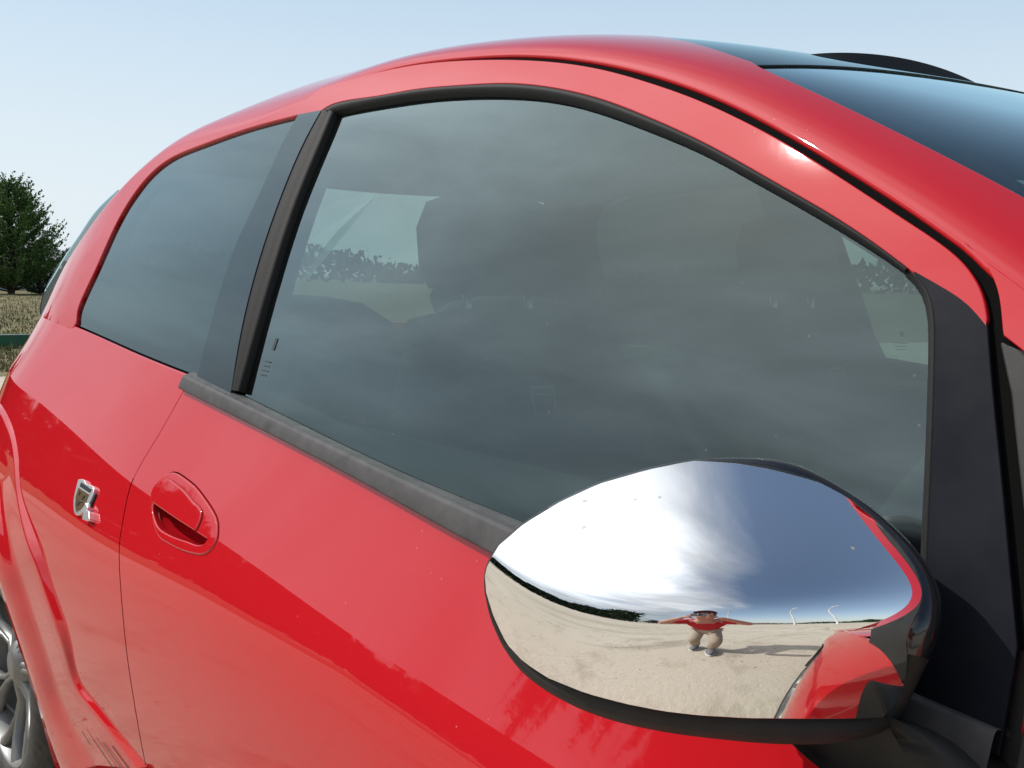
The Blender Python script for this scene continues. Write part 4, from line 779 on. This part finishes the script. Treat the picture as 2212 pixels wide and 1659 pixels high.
# ================================================================== the place
def ground_mat(name, c1, c2, c3, sc, bump, track=False):
    m = bpy.data.materials.new(name); m.use_nodes = True; t = m.node_tree; b = t.nodes['Principled BSDF']; b.inputs['Roughness'].default_value = .95; b.inputs['Specular IOR Level'].default_value = .15
    g = t.nodes.new('ShaderNodeNewGeometry')
    def noise(s, d=8, r=.6, dist=0, stretch=None):
        n = t.nodes.new('ShaderNodeTexNoise'); n.inputs['Scale'].default_value = s; n.inputs['Detail'].default_value = d; n.inputs['Roughness'].default_value = r; n.inputs['Distortion'].default_value = dist
        if stretch:
            mp = t.nodes.new('ShaderNodeMapping'); mp.inputs['Scale'].default_value = stretch; mp.inputs['Rotation'].default_value = (0, 0, .5); t.links.new(g.outputs['Position'], mp.inputs[0]); t.links.new(mp.outputs[0], n.inputs[0])
        else: t.links.new(g.outputs['Position'], n.inputs[0])
        return n.outputs[0]
    def ramp(v, lo, hi, a, bb):
        mr = t.nodes.new('ShaderNodeMapRange'); mr.inputs[1].default_value = lo; mr.inputs[2].default_value = hi; t.links.new(v, mr.inputs[0])
        x = t.nodes.new('ShaderNodeMix'); x.data_type = 'RGBA'; t.links.new(mr.outputs[0], x.inputs[0])
        for i, c in ((6, a), (7, bb)):
            if isinstance(c, tuple): x.inputs[i].default_value = (*c, 1)
            else: t.links.new(c, x.inputs[i])
        return x.outputs[2]
    a = ramp(noise(sc[0], 5, .55), .38, .64, c1, c2); a = ramp(noise(sc[1], 9, .7), .52, .74, a, c3)
    if track: a = ramp(noise(.5, 8, .6, 1.2, (.35, 2.6, 1)), .55, .68, a, tuple(c*.78 for c in c1))
    v = t.nodes.new('ShaderNodeTexVoronoi'); v.inputs['Scale'].default_value = 9 if track else 2; t.links.new(g.outputs['Position'], v.inputs[0])
    a = ramp(mth('MULTIPLY_ADD', v.outputs['Distance'], 1.0, mth('MULTIPLY', noise(3., 3), .35, tree=t), tree=t), .24, .20, a, tuple(c*.45 for c in c1))
    t.links.new(a, b.inputs['Base Color'])
    bp = t.nodes.new('ShaderNodeBump'); bp.inputs['Strength'].default_value = bump; bp.inputs['Distance'].default_value = .03; t.links.new(noise(sc[2], 8, .7), bp.inputs['Height']); t.links.new(bp.outputs[0], b.inputs['Normal'])
    return m
SAND = ground_mat('pale_sand', (.44, .385, .30), (.52, .465, .375), (.33, .28, .21), (.22, 2.4, 14), .55, True)
DRY = ground_mat('dry_grass_ground', (.155, .135, .070), (.20, .175, .095), (.085, .10, .036), (.10, .7, 8), .9)
gd = MB(); K = 48; rad = [0, 4, 12, 30, 80, 250, 900, 2600]
gd.grid(np.array([[(r_*math.cos(a), r_*math.sin(a), 0) for a in np.linspace(0, 2*np.pi, K+1)] for r_ in rad]))
tag(gd.build('ground', SAND), kind='structure', label='pale sandy ground of the lot')
fd = MB(); xs_ = np.linspace(0, 1, 40); fld = []
for u in xs_:
    y = -26+u*330; e = -10.8+.9*math.sin(y*.31)+.4*math.sin(y*1.3)-.03*max(0, -y)*3; fld.append([(x, y, .004+.0*x) for x in (e, e-8, e-40, e-120, -700)])
fd.grid(np.array(fld), flip=True); tag(fd.build('field', DRY), kind='structure', label='field of dry grass behind the car')

# tufts of dry and green grass
GR1 = mat('dry_blades', (.17, .145, .07), .9, noise=(3, (.09, .12, .035), .5, .65)); GR2 = mat('green_blades', (.05, .085, .025), .8)
tf = MB()
for _ in range(5200):
    u = random.random(); d = 12.5+40*u**1.6; a = R(random.uniform(159.5, 172)); x, y = CP[0]+d*math.cos(a), CP[1]+d*math.sin(a)
    if x > -11.5: continue
    h = random.uniform(.03, .10)*(1+.6*(random.random() < .1)); k = .012
    for q in range(3):
        b = random.uniform(0, 6.28); ox, oy = random.gauss(0, .06), random.gauss(0, .06); c, s_ = math.cos(b)*k, math.sin(b)*k
        tf.add([(x+ox-c, y+oy-s_, 0), (x+ox+c, y+oy+s_, 0), (x+ox+random.gauss(0, .03), y+oy+random.gauss(0, .03), h)], [(0, 1, 2)])
tag(tf.build('grass', GR1, smooth=False), kind='stuff', label='dry grass blades scattered over the field')

# low green rail
RAIL = mat('green_paint', (.010, .11, .055), .45, noise=(6, (.015, .13, .07), .4, .6)); RTOP = mat('rail_highlight', (.10, .16, .14), .5)
ro = empty('green_rail', (-15.4, 2.2, 0)); tag(ro, 'low dark green barrier rail with a highlight painted grey along its top in the grass behind the car', 'barrier')
rb = MB(); rb.box((0, 1.0, .105), (.12, 9, .15)); rb.build('rail_beam', RAIL, ro, smooth=False)
rb = MB(); rb.box((0, 1.0, .188), (.14, 9, .014)); rb.build('rail_highlight', RTOP, ro, smooth=False)  # paler strip: the highlight on the beam's top, put in as colour
for k in range(5):
    rb = MB(); rb.box((-.075, -3+2*k, .06), (.08, .10, .14)); rb.build('post', RAIL, ro, smooth=False)
tg = MB()
for _ in range(900):
    x, y = -15.1+random.gauss(0, .18), random.uniform(-2, 7); h = random.uniform(.04, .14)
    tg.add([(x-.012, y-.01, 0), (x+.012, y+.01, 0), (x+random.gauss(0, .04), y+random.gauss(0, .04), h)], [(0, 1, 2)])
tag(tg.build('weeds', GR2, smooth=False), kind='stuff', label='green weeds along the foot of the rail')

# trees
BARK = mat('bark', (.055, .042, .032), .9, bump=(12, .6, .03))
def leafmat(n, c, c2): return mat(n, c, .75, noise=(.9, c2, .35, .65), spec=.2)
LEAF = leafmat('leaf', (.07, .135, .04), (.10, .18, .05)); LEAFD = leafmat('leaf_dark', (.022, .045, .020), (.04, .07, .03)); PINE = leafmat('pine_leaf', (.020, .036, .020), (.035, .055, .028))
def leafy(mb, p, d, ln, nleaf, size, spread):
    """leaves set along a twig"""
    for k in range(nleaf):
        u = random.random(); c = p+d*ln*u+rng.normal(0, spread, 3)*(1-.5*u)
        a = rng.normal(0, 1, 3)*.6+d; a /= np.linalg.norm(a); b = np.cross(a, rng.normal(0, 1, 3)); b /= np.linalg.norm(b)+1e-6; s_ = size*random.uniform(.6, 1.3)
        mb.add([c-b*s_*.38, c+a*s_, c+b*s_*.38, c-a*s_*.6], [(0, 1, 2, 3)])
def feather_tree(name, x, y, h, rad_, label, group=None, nb=230, leaf=None, base=.10, shape=1.0, trunk=.16, fine=.10, up=.9):
    o = empty(name, (x, y, 0)); tag(o, label, 'tree', group)
    tk = MB(); cr = MB()
    tp = [(0, 0, -.05), (.03*h, .01*h, h*.25), (0, .02*h, h*.55), (.02*h, 0, h*.93)]; tk.tube(curve(tp, h*.05), np.linspace(trunk, trunk*.15, len(curve(tp, h*.05))), 8)
    for k in range(nb):
        u = base+(1-base)*(k+.5)/nb; z = h*u*.97; a = k*2.39996+random.uniform(-.3, .3)
        env_ = rad_*(min(1, (u-base)*5+.35))*(1-u**(1.9*shape))**.75; l_ = env_*random.uniform(.62, 1.08)
        out_ = np.array([math.cos(a), math.sin(a), 0]); st_ = np.array([0, 0, max(.1, z-l_*up*.6)]); en_ = out_*l_+np.array([0, 0, z])
        mid = st_*.5+en_*.5-np.array([0, 0, l_*.13]); c = curve([st_, mid, en_], max(.12, l_*.12))
        tk.tube(c, np.linspace(trunk*.20, trunk*.05, len(c)), 5, cap=False)
        for i in range(len(c)//3, len(c)):
            f = i/len(c)
            for q in range(2 if f < .6 else 4):
                d = out_*random.uniform(.2, .9)+np.array([rng.normal(0, .45), rng.normal(0, .45), random.uniform(.35, 1.0)]); d /= np.linalg.norm(d)
                leafy(cr, c[i], d, random.uniform(.25, .62)*h/5, 7, fine*h/5, .010*h)
        d = out_*.6+np.array([0, 0, .7]); leafy(cr, c[-1], d/np.linalg.norm(d), .75*h/5, 16, fine*h/5, .006*h)
    tk.build('trunk', BARK, o); cr.build('crown', leaf or LEAF, o, smooth=False); return o
feather_tree('feathery_tree', -49.9, 10.9, 4.95, 2.25, 'tall feathery green tree with upswept branches at the edge of the field', nb=200, fine=.085, base=.13, shape=1.35)
feather_tree('bushy_tree', -50.9, 12.35, 1.75, 1.0, 'low dark bushy tree beside the tall feathery one', nb=70, leaf=LEAFD, base=.03, fine=.16, trunk=.10, shape=.7)
# narrow conifers further back
def conifer(x, y, h, r_, label, group, leaf=PINE, n=700):
    o = empty('conifer', (x, y, 0)); tag(o, label, 'tree', group); tk = MB(); tk.tube([(0, 0, 0), (0, 0, h*.9)], [.12*r_+.05, .03], 6); tk.build('trunk', BARK, o)
    c = MB()
    for _ in range(n):
        u = random.random()**.8; a = random.uniform(0, 6.28); rr_ = r_*(1-u**2.2)**.7*random.uniform(.55, 1)*(.75+.25*math.sin(a*3+u*14)); p = np.array([rr_*math.cos(a), rr_*math.sin(a), h*(.06+.94*u)])
        d = np.array([math.cos(a), math.sin(a), .8]); leafy(c, p, d/1.3, r_*.4, 2, r_*.26, r_*.08)
    c.build('crown', leaf, o, smooth=False); return o
for k, (x, y, h, r_) in enumerate(((-84.5, 22.0, 3.1, .5), (-84.2, 23.3, 2.6, .45), (-86, 24.6, 3.2, .5), (-83.8, 26.0, 2.8, .5))):
    conifer(x, y, h, r_, ['narrow dark conifer just clear of the feathery tree, tallest seen over the purple shed', 'short narrow conifer between two taller ones above the shed', 'slim conifer nearest the rear edge of the car', 'narrow conifer hidden behind the rear pillar of the car'][k], 'conifers beyond the field')
# buildings behind the trees
def shed(name, x, y, w_, d_, h, wall, roof, label, rz=0, wins=0):
    o = empty(name, (x, y, 0)); o.rotation_euler = (0, 0, rz); tag(o, label, 'building')
    b = MB(); b.box((0, 0, h/2), (d_, w_, h)); b.build('wall', wall, o, smooth=False)
    r_ = MB(); e = .25; zr = h+min(w_, d_)*.22
    r_.add([(-d_/2-e, -w_/2-e, h), (d_/2+e, -w_/2-e, h), (d_/2+e, w_/2+e, h), (-d_/2-e, w_/2+e, h), (0, -w_/2-e, zr), (0, w_/2+e, zr), (-d_/2-e, -w_/2-e, h-.1), (d_/2+e, -w_/2-e, h-.1), (d_/2+e, w_/2+e, h-.1), (-d_/2-e, w_/2+e, h-.1)], [(0, 4, 5, 3), (1, 2, 5, 4), (0, 1, 4), (3, 5, 2), (6, 9, 8, 7), (0, 3, 9, 6), (1, 7, 8, 2), (0, 6, 7, 1), (3, 2, 8, 9)]); r_.build('roof', roof, o, smooth=False)
    for k in range(wins):
        q = MB(); q.box((d_/2+.01, -w_/2+(k+.5)*w_/wins, h*.55), (.06, w_/wins*.45, h*.35)); q.build('window', GLOSSBLACK, o, smooth=False)
    return o
WH = mat('white_wall', (.55, .56, .55), .8, noise=(1.2, (.46, .47, .46), .4, .6)); PU = mat('mauve_wall', (.17, .14, .17), .85, noise=(1, (.13, .11, .13), .4, .6)); RO = mat('grey_roof', (.24, .24, .26), .8); BR_ = mat('brown_roof', (.16, .11, .09), .8)
shed('white_shed', -62, 13.0, 5.4, 5, 1.65, WH, RO, 'small white building seen behind the trunk of the feathery tree', 0, 2)
shed('mauve_shed', -80, 22.5, 9, 6, 1.15, PU, RO, 'long low mauve-grey shed between the bushy tree and the car', 0, 3)

# the far side of the lot, seen in the chrome cap, the paint and the windows
wb = MB()
def clump_wall(mb, pts, hfun, n, thick, size):
    pts = np.array(pts, float); L_ = np.r_[0, np.cumsum(np.linalg.norm(np.diff(pts, axis=0), axis=1))]
    for _ in range(n):
        t = random.uniform(0, L_[-1]); x = np.interp(t, L_, pts[:, 0])+random.gauss(0, thick); y = np.interp(t, L_, pts[:, 1])+random.gauss(0, thick); h = hfun(t); z = h*random.random()**.7
        c = np.array([x, y, z]); a = rng.normal(0, 1, 3)+[0, 0, .6]; a /= np.linalg.norm(a); b = np.cross(a, rng.normal(0, 1, 3)); b /= np.linalg.norm(b); s_ = size*random.uniform(.5, 1.3)
        mb.add([c-b*s_*.5, c+a*s_, c+b*s_*.5, c-a*s_*.7], [(0, 1, 2, 3)])
hf = lambda t: 2.4+7.8*min(1, t/45)+1.4*math.sin(t*.11)*math.sin(t*.037+1)+.8*math.sin(t*.45)+.6*math.sin(t*1.3)
clump_wall(wb, [(-112, 8), (-84, -10), (-68, -28), (-50, -44), (-28, -54), (-10, -50), (.6, -42), (7, -31)], hf, 34000, 1.0, .85)
tag(wb.build('windbreak', PINE, smooth=False), kind='stuff', label='dense dark pine windbreak along the far edge of the lot')
lb = MB(); hl_ = lambda t: 3.2+1.6*math.sin(t*.05)+1.1*math.sin(t*.21)+.6*math.sin(t*.9)
clump_wall(lb, [(30, -95), (60, -85), (85, -55), (100, -10), (100, 50), (80, 110), (20, 150), (-60, 160), (-130, 110), (-170, 60)], hl_, 30000, 2.2, .75)
tag(lb.build('distant_bushes', LEAFD, smooth=False), kind='stuff', label='low line of distant bushes around the lot')
for k, (x, y, w_, h, ww, lab) in enumerate(((36, -86, 12, 3.0, WH, 'long white house beyond the lot, left of the light poles'), (66, -66, 10, 3.2, WH, 'white house between the two light poles in the reflection'), (86, -34, 11, 2.8, PU, 'grey house near the right end of the reflected skyline'))):
    shed('house', x, y, w_, 8, h, ww, BR_, lab, math.atan2(-y, -x), 4)
for k, (x, y, h, r_, lab) in enumerate(((18, -46, 4.6, 3.6, 'spreading dark tree behind the photographer in the reflection'), (24, -44, 3.8, 3.4, 'lower spreading tree right of the photographer in the reflection'), (84, 22, 6.5, 5, 'round dark tree at the right end of the reflected skyline'))):
    feather_tree('spreading_tree', x, y, h, r_, lab, nb=70, leaf=LEAFD, base=.2, fine=.16, trunk=.3, shape=1.4)
# post and rail fence in front of the windbreak
POLE = mat('pale_pole', (.62, .63, .62), .5, noise=(3, (.5, .5, .5), .4, .6)); WOOD = mat('weathered_wood', (.13, .11, .09), .85)
fo = empty('post_and_rail_fence', (14, -31, 0)); tag(fo, 'dark post and rail fence in front of the pine windbreak', 'fence')
for k in range(16):
    q = MB(); q.box((-14+k*2.2, .02*k, .55), (.14, .14, 1.1)); q.build('post', WOOD, fo, smooth=False)
for z in (.45, .95):
    q = MB(); q.box((2.5, .1, z), (34, .05, .10)); q.build('rail', WOOD, fo, smooth=False)
def light_pole(x, y, h, az_, label):
    o = empty('light_pole', (x, y, 0)); o.rotation_euler = (0, 0, az_); tag(o, label, 'light pole')
    q = MB(); c = curve([(0, 0, 0), (.05, 0, h*.5), (.35, 0, h*.85), (1.6, 0, h)], .3); q.tube(c, np.linspace(.16, .08, len(c)), 10); q.build('pole', POLE, o)
    q = MB(); q.box((2.1, 0, h+.02), (1.1, .30, .14)); q.build('lamp_head', POLE, o, smooth=False)
light_pole(19, -3.6, 9.0, 2.4, 'pale curved light pole right of the photographer in the reflection')
light_pole(19.5, 1.0, 9.0, 2.4, 'pale curved light pole furthest right in the reflected skyline')
light_pole(17, -12.5, 9.5, 2.4, 'pale light pole rising behind the photographer in the reflection')
# bits of gravel and twigs lying on the sand
PEB = mat('pebble', (.16, .14, .11), .9, noise=(8, (.28, .25, .2), .4, .6)); pb = MB()
for _ in range(1500):
    d = random.uniform(.5, 9); a = random.uniform(-2.2, .7); x, y = 1+d*math.cos(a), -1.5+d*math.sin(a)
    if y > -1.0 and x < 2.2: continue
    s_ = random.uniform(.004, .013); c = np.array([x, y, s_*.4]); V = np.array([(1, 0, 0), (0, 1, 0), (-1, 0, 0), (0, -1, 0), (0, 0, .8), (0, 0, -.6)])*s_*rng.uniform(.6, 1.4, (6, 1))
    pb.add(c+V, [(0, 1, 4), (1, 2, 4), (2, 3, 4), (3, 0, 4), (1, 0, 5), (2, 1, 5), (3, 2, 5), (0, 3, 5)])
tag(pb.build('gravel', PEB, smooth=False), kind='stuff', label='loose gravel on the sand')

# ================================================================== the photographer, seen mirrored in the chrome
back = -fw; back2 = np.array([back[0], back[1], 0]); back2 /= np.linalg.norm(back2); rt = np.array([rr[0], rr[1], 0.])   # rt: photographer's right hand side
cp = empty('compact_camera', tuple(CP+back*.02)); tag(cp, 'small silver compact camera held up by the photographer', 'camera')
def at(f, r_, z): return CP*[1, 1, 0]+back2*f+rt*r_+np.array([0, 0, z])
cb = MB(); rot = cam.matrix_world.to_3x3()
Vb = np.array([[x, y, z] for x in (-.046, .046) for y in (-.028, .028) for z in (.004, .024)]) @ np.array(rot).T
cb.add(Vb-back*.02+back*.0, [(0, 1, 3, 2), (4, 6, 7, 5), (0, 4, 5, 1), (2, 3, 7, 6), (0, 2, 6, 4), (1, 5, 7, 3)]); cb.build('camera_body', ALLOY, cp, smooth=False)
lt = MB(); lt.tube([-back*.02+back*.0035, -back*.02+back*.012], .016, 20); lt.build('lens_barrel', INK, cp)
SKIN = mat('skin', (.50, .27, .19), .55, Subsurface_Weight=.1); SHIRT = mat('red_shirt', (.50, .02, .03), .85, bump=(60, .4, .004)); TROU = mat('khaki_cloth', (.36, .31, .23), .9, bump=(30, .5, .006)); CAP_ = mat('dark_cap', (.05, .015, .03), .8); SHOE = mat('grey_shoe', (.14, .14, .14), .7); SOLE = mat('pale_sole', (.5, .5, .48), .7); HAIR = mat('brown_hair', (.05, .03, .02), .8)
def skinned(name, verts, edges, radii, m_, parent, root=0, lv=2):
    me = bpy.data.meshes.new(name); me.from_pydata([tuple(v) for v in verts], edges, []); o = bpy.data.objects.new(name, me); COL.objects.link(o)
    md = o.modifiers.new('skin', 'SKIN'); md.use_smooth_shade = True
    if not me.skin_vertices: me.skin_vertices.new() if hasattr(me.skin_vertices, 'new') else None
    for i, r_ in enumerate(radii): me.skin_vertices[0].data[i].radius = (r_, r_) if np.isscalar(r_) else r_
    me.skin_vertices[0].data[root].use_root = True
    s_ = o.modifiers.new('sub', 'SUBSURF'); s_.levels = lv; s_.render_levels = lv
    me.materials.append(m_); o.parent = parent; return o
def bake_skin(name, verts, edges, radii, m_, parent, root=0, lv=2):
    import bmesh
    me = bpy.data.meshes.new(name+'_cage'); bm_ = bmesh.new(); ly = bm_.verts.layers.skin.verify()
    vs = [bm_.verts.new(tuple(v)) for v in verts]
    for i, v in enumerate(vs):
        r_ = radii[i]; v[ly].radius = (r_, r_) if np.isscalar(r_) else r_; v[ly].use_root = (i == root)
    for a, b in edges: bm_.edges.new((vs[a], vs[b]))
    bm_.to_mesh(me); bm_.free(); o = bpy.data.objects.new(name, me); COL.objects.link(o)
    md = o.modifiers.new('skin', 'SKIN'); md.use_smooth_shade = True
    s_ = o.modifiers.new('sub', 'SUBSURF'); s_.levels = lv; s_.render_levels = lv
    me.materials.append(m_)
    dg_ = bpy.context.evaluated_depsgraph_get(); ev = o.evaluated_get(dg_); me2 = bpy.data.meshes.new_from_object(ev)
    bpy.data.objects.remove(o); o2 = bpy.data.objects.new(name, me2); COL.objects.link(o2)
    if not me2.materials: me2.materials.append(m_)
    me2.polygons.foreach_set('use_smooth', [True]*len(me2.polygons)); o2.parent = parent; return o2
pe = empty('person', (0, 0, 0)); tag(pe, 'photographer in red T-shirt, khaki trousers and dark cap, knees bent, holding a camera', 'person')
hipc, chest, neck, head = at(.66, 0, .74), at(.46, 0, 1.02), at(.35, 0, 1.10), at(.26, 0, 1.18)
Vt = [hipc, at(.57, 0, .88), chest, neck, head+[0, 0, -.02], head+[0, 0, .06],
      at(.42, .17, 1.04), at(.24, .33, .95), at(.055, .10, 1.085), at(.42, -.17, 1.04), at(.24, -.33, .95), at(.055, -.10, 1.085),
      at(.64, .08, .70), at(.44, .12, .42), at(.60, .10, .08), at(.64, -.08, .70), at(.50, -.08, .41), at(.74, -.09, .08)]
Et = [(0,1),(1,2),(2,3),(3,4),(4,5),(2,6),(6,7),(7,8),(2,9),(9,10),(10,11),(0,12),(12,13),(13,14),(0,15),(15,16),(16,17)]
Rt = [.10, .105, .115, .055, .085, .085, .06, .038, .028, .06, .038, .028, .055, .045, .033, .055, .045, .033]
bake_skin('body', Vt, Et, Rt, SKIN, pe)
bake_skin('shirt', [Vt[0]+[0, 0, .0], Vt[1], Vt[2], at(.40, 0, 1.07), Vt[6], (Vt[6]*.35+Vt[7]*.65), Vt[9], (Vt[9]*.35+Vt[10]*.65)], [(0,1),(1,2),(2,3),(2,4),(4,5),(2,6),(6,7)], [.140, .138, .150, .085, .080, .062, .080, .062], SHIRT, pe)
bake_skin('trousers', [Vt[0], Vt[12], Vt[13], Vt[14]+[0, 0, .03], Vt[15], Vt[16], Vt[17]+[0, 0, .03]], [(0,1),(1,2),(2,3),(0,4),(4,5),(5,6)], [.120, .078, .064, .058, .078, .064, .058], TROU, pe)
for sd in (-1, 1):
    # a hand at each side of the camera: palm and five fingers closed on the body
    pl_ = at(.045, sd*.068, 1.105); wr = Vt[8] if sd > 0 else Vt[11]
    V_ = [wr, pl_]; E_ = [(0, 1)]; R_ = [.026, (.026, .015)]
    for k in range(4):
        b = len(V_); z = .028-.018*k; V_ += [pl_+np.array([0, 0, z])-back2*.012, pl_+np.array([0, 0, z+.006])-back2*.034-rt*sd*.008, pl_+np.array([0, 0, z+.006])-back2*(.040-.002*k)-rt*sd*(.028-.003*(k == 3))]; E_ += [(1, b), (b, b+1), (b+1, b+2)]; R_ += [.0095, .0085, .0075]
    b = len(V_); V_ += [pl_+np.array([0, 0, -.02])+back2*.006-rt*sd*.012, pl_+np.array([0, 0, -.030])+back2*.004-rt*sd*.034]; E_ += [(1, b), (b, b+1)]; R_ += [.011, .009]
    hand = bake_skin('hand', V_, E_, R_, SKIN, pe, lv=1)
def blob(name, c, r3, m_, parent, fn=None, ang=0):
    mb = MB(); a = np.linspace(0, 2*np.pi, 24, endpoint=False); rows_ = []
    for e_ in np.linspace(-1.5, 1.5, 14):
        q = []
        for b_ in a:
            p = np.array([math.cos(b_)*math.cos(e_)*r3[0], math.sin(b_)*math.cos(e_)*r3[1], math.sin(e_)*r3[2]])
            if fn is not None: p = fn(p)
            q.append(c+back2*p[0]+rt*p[1]+[0, 0, p[2]])
        rows_.append(q)
    mb.grid(np.array(rows_), closed=True); return mb.build(name, m_, parent)
hc = head+np.array([0, 0, .035])
blob('head', hc, (.092, .072, .108), SKIN, pe, lambda p: p*[1, 1-.25*max(0, -p[2]/.115), 1])
blob('nose', hc-back2*.100+[0, 0, -.010], (.020, .013, .024), SKIN, pe)
for sd in (-1, 1):
    blob('ear', hc+rt*sd*.080+[0, 0, -.005], (.020, .008, .032), SKIN, pe); blob('eye', hc-back2*.088+rt*sd*.032+[0, 0, .012], (.012, .014, .009), INK, pe)
blob('mouth', hc-back2*.090+[0, 0, -.050], (.012, .026, .007), mat('lips', (.35, .10, .09), .6), pe)
blob('hair', hc+back2*.018+[0, 0, .012], (.095, .083, .10), HAIR, pe)
blob('cap', hc+[0, 0, .050], (.112, .092, .085), CAP_, pe, lambda p: p*[1, 1, 1 if p[2] > 0 else .15])
blob('cap_brim', hc-back2*.085+[0, 0, .048], (.085, .080, .008), CAP_, pe)
for q in (Vt[14], Vt[17]):
    blob('shoe', q-back2*.06+[0, 0, -.025], (.145, .05, .055), SHOE, pe, lambda p: p*[1, 1, 1 if p[2] > 0 else .45]); blob('sole', q-back2*.06+[0, 0, -.060], (.15, .054, .018), SOLE, pe)
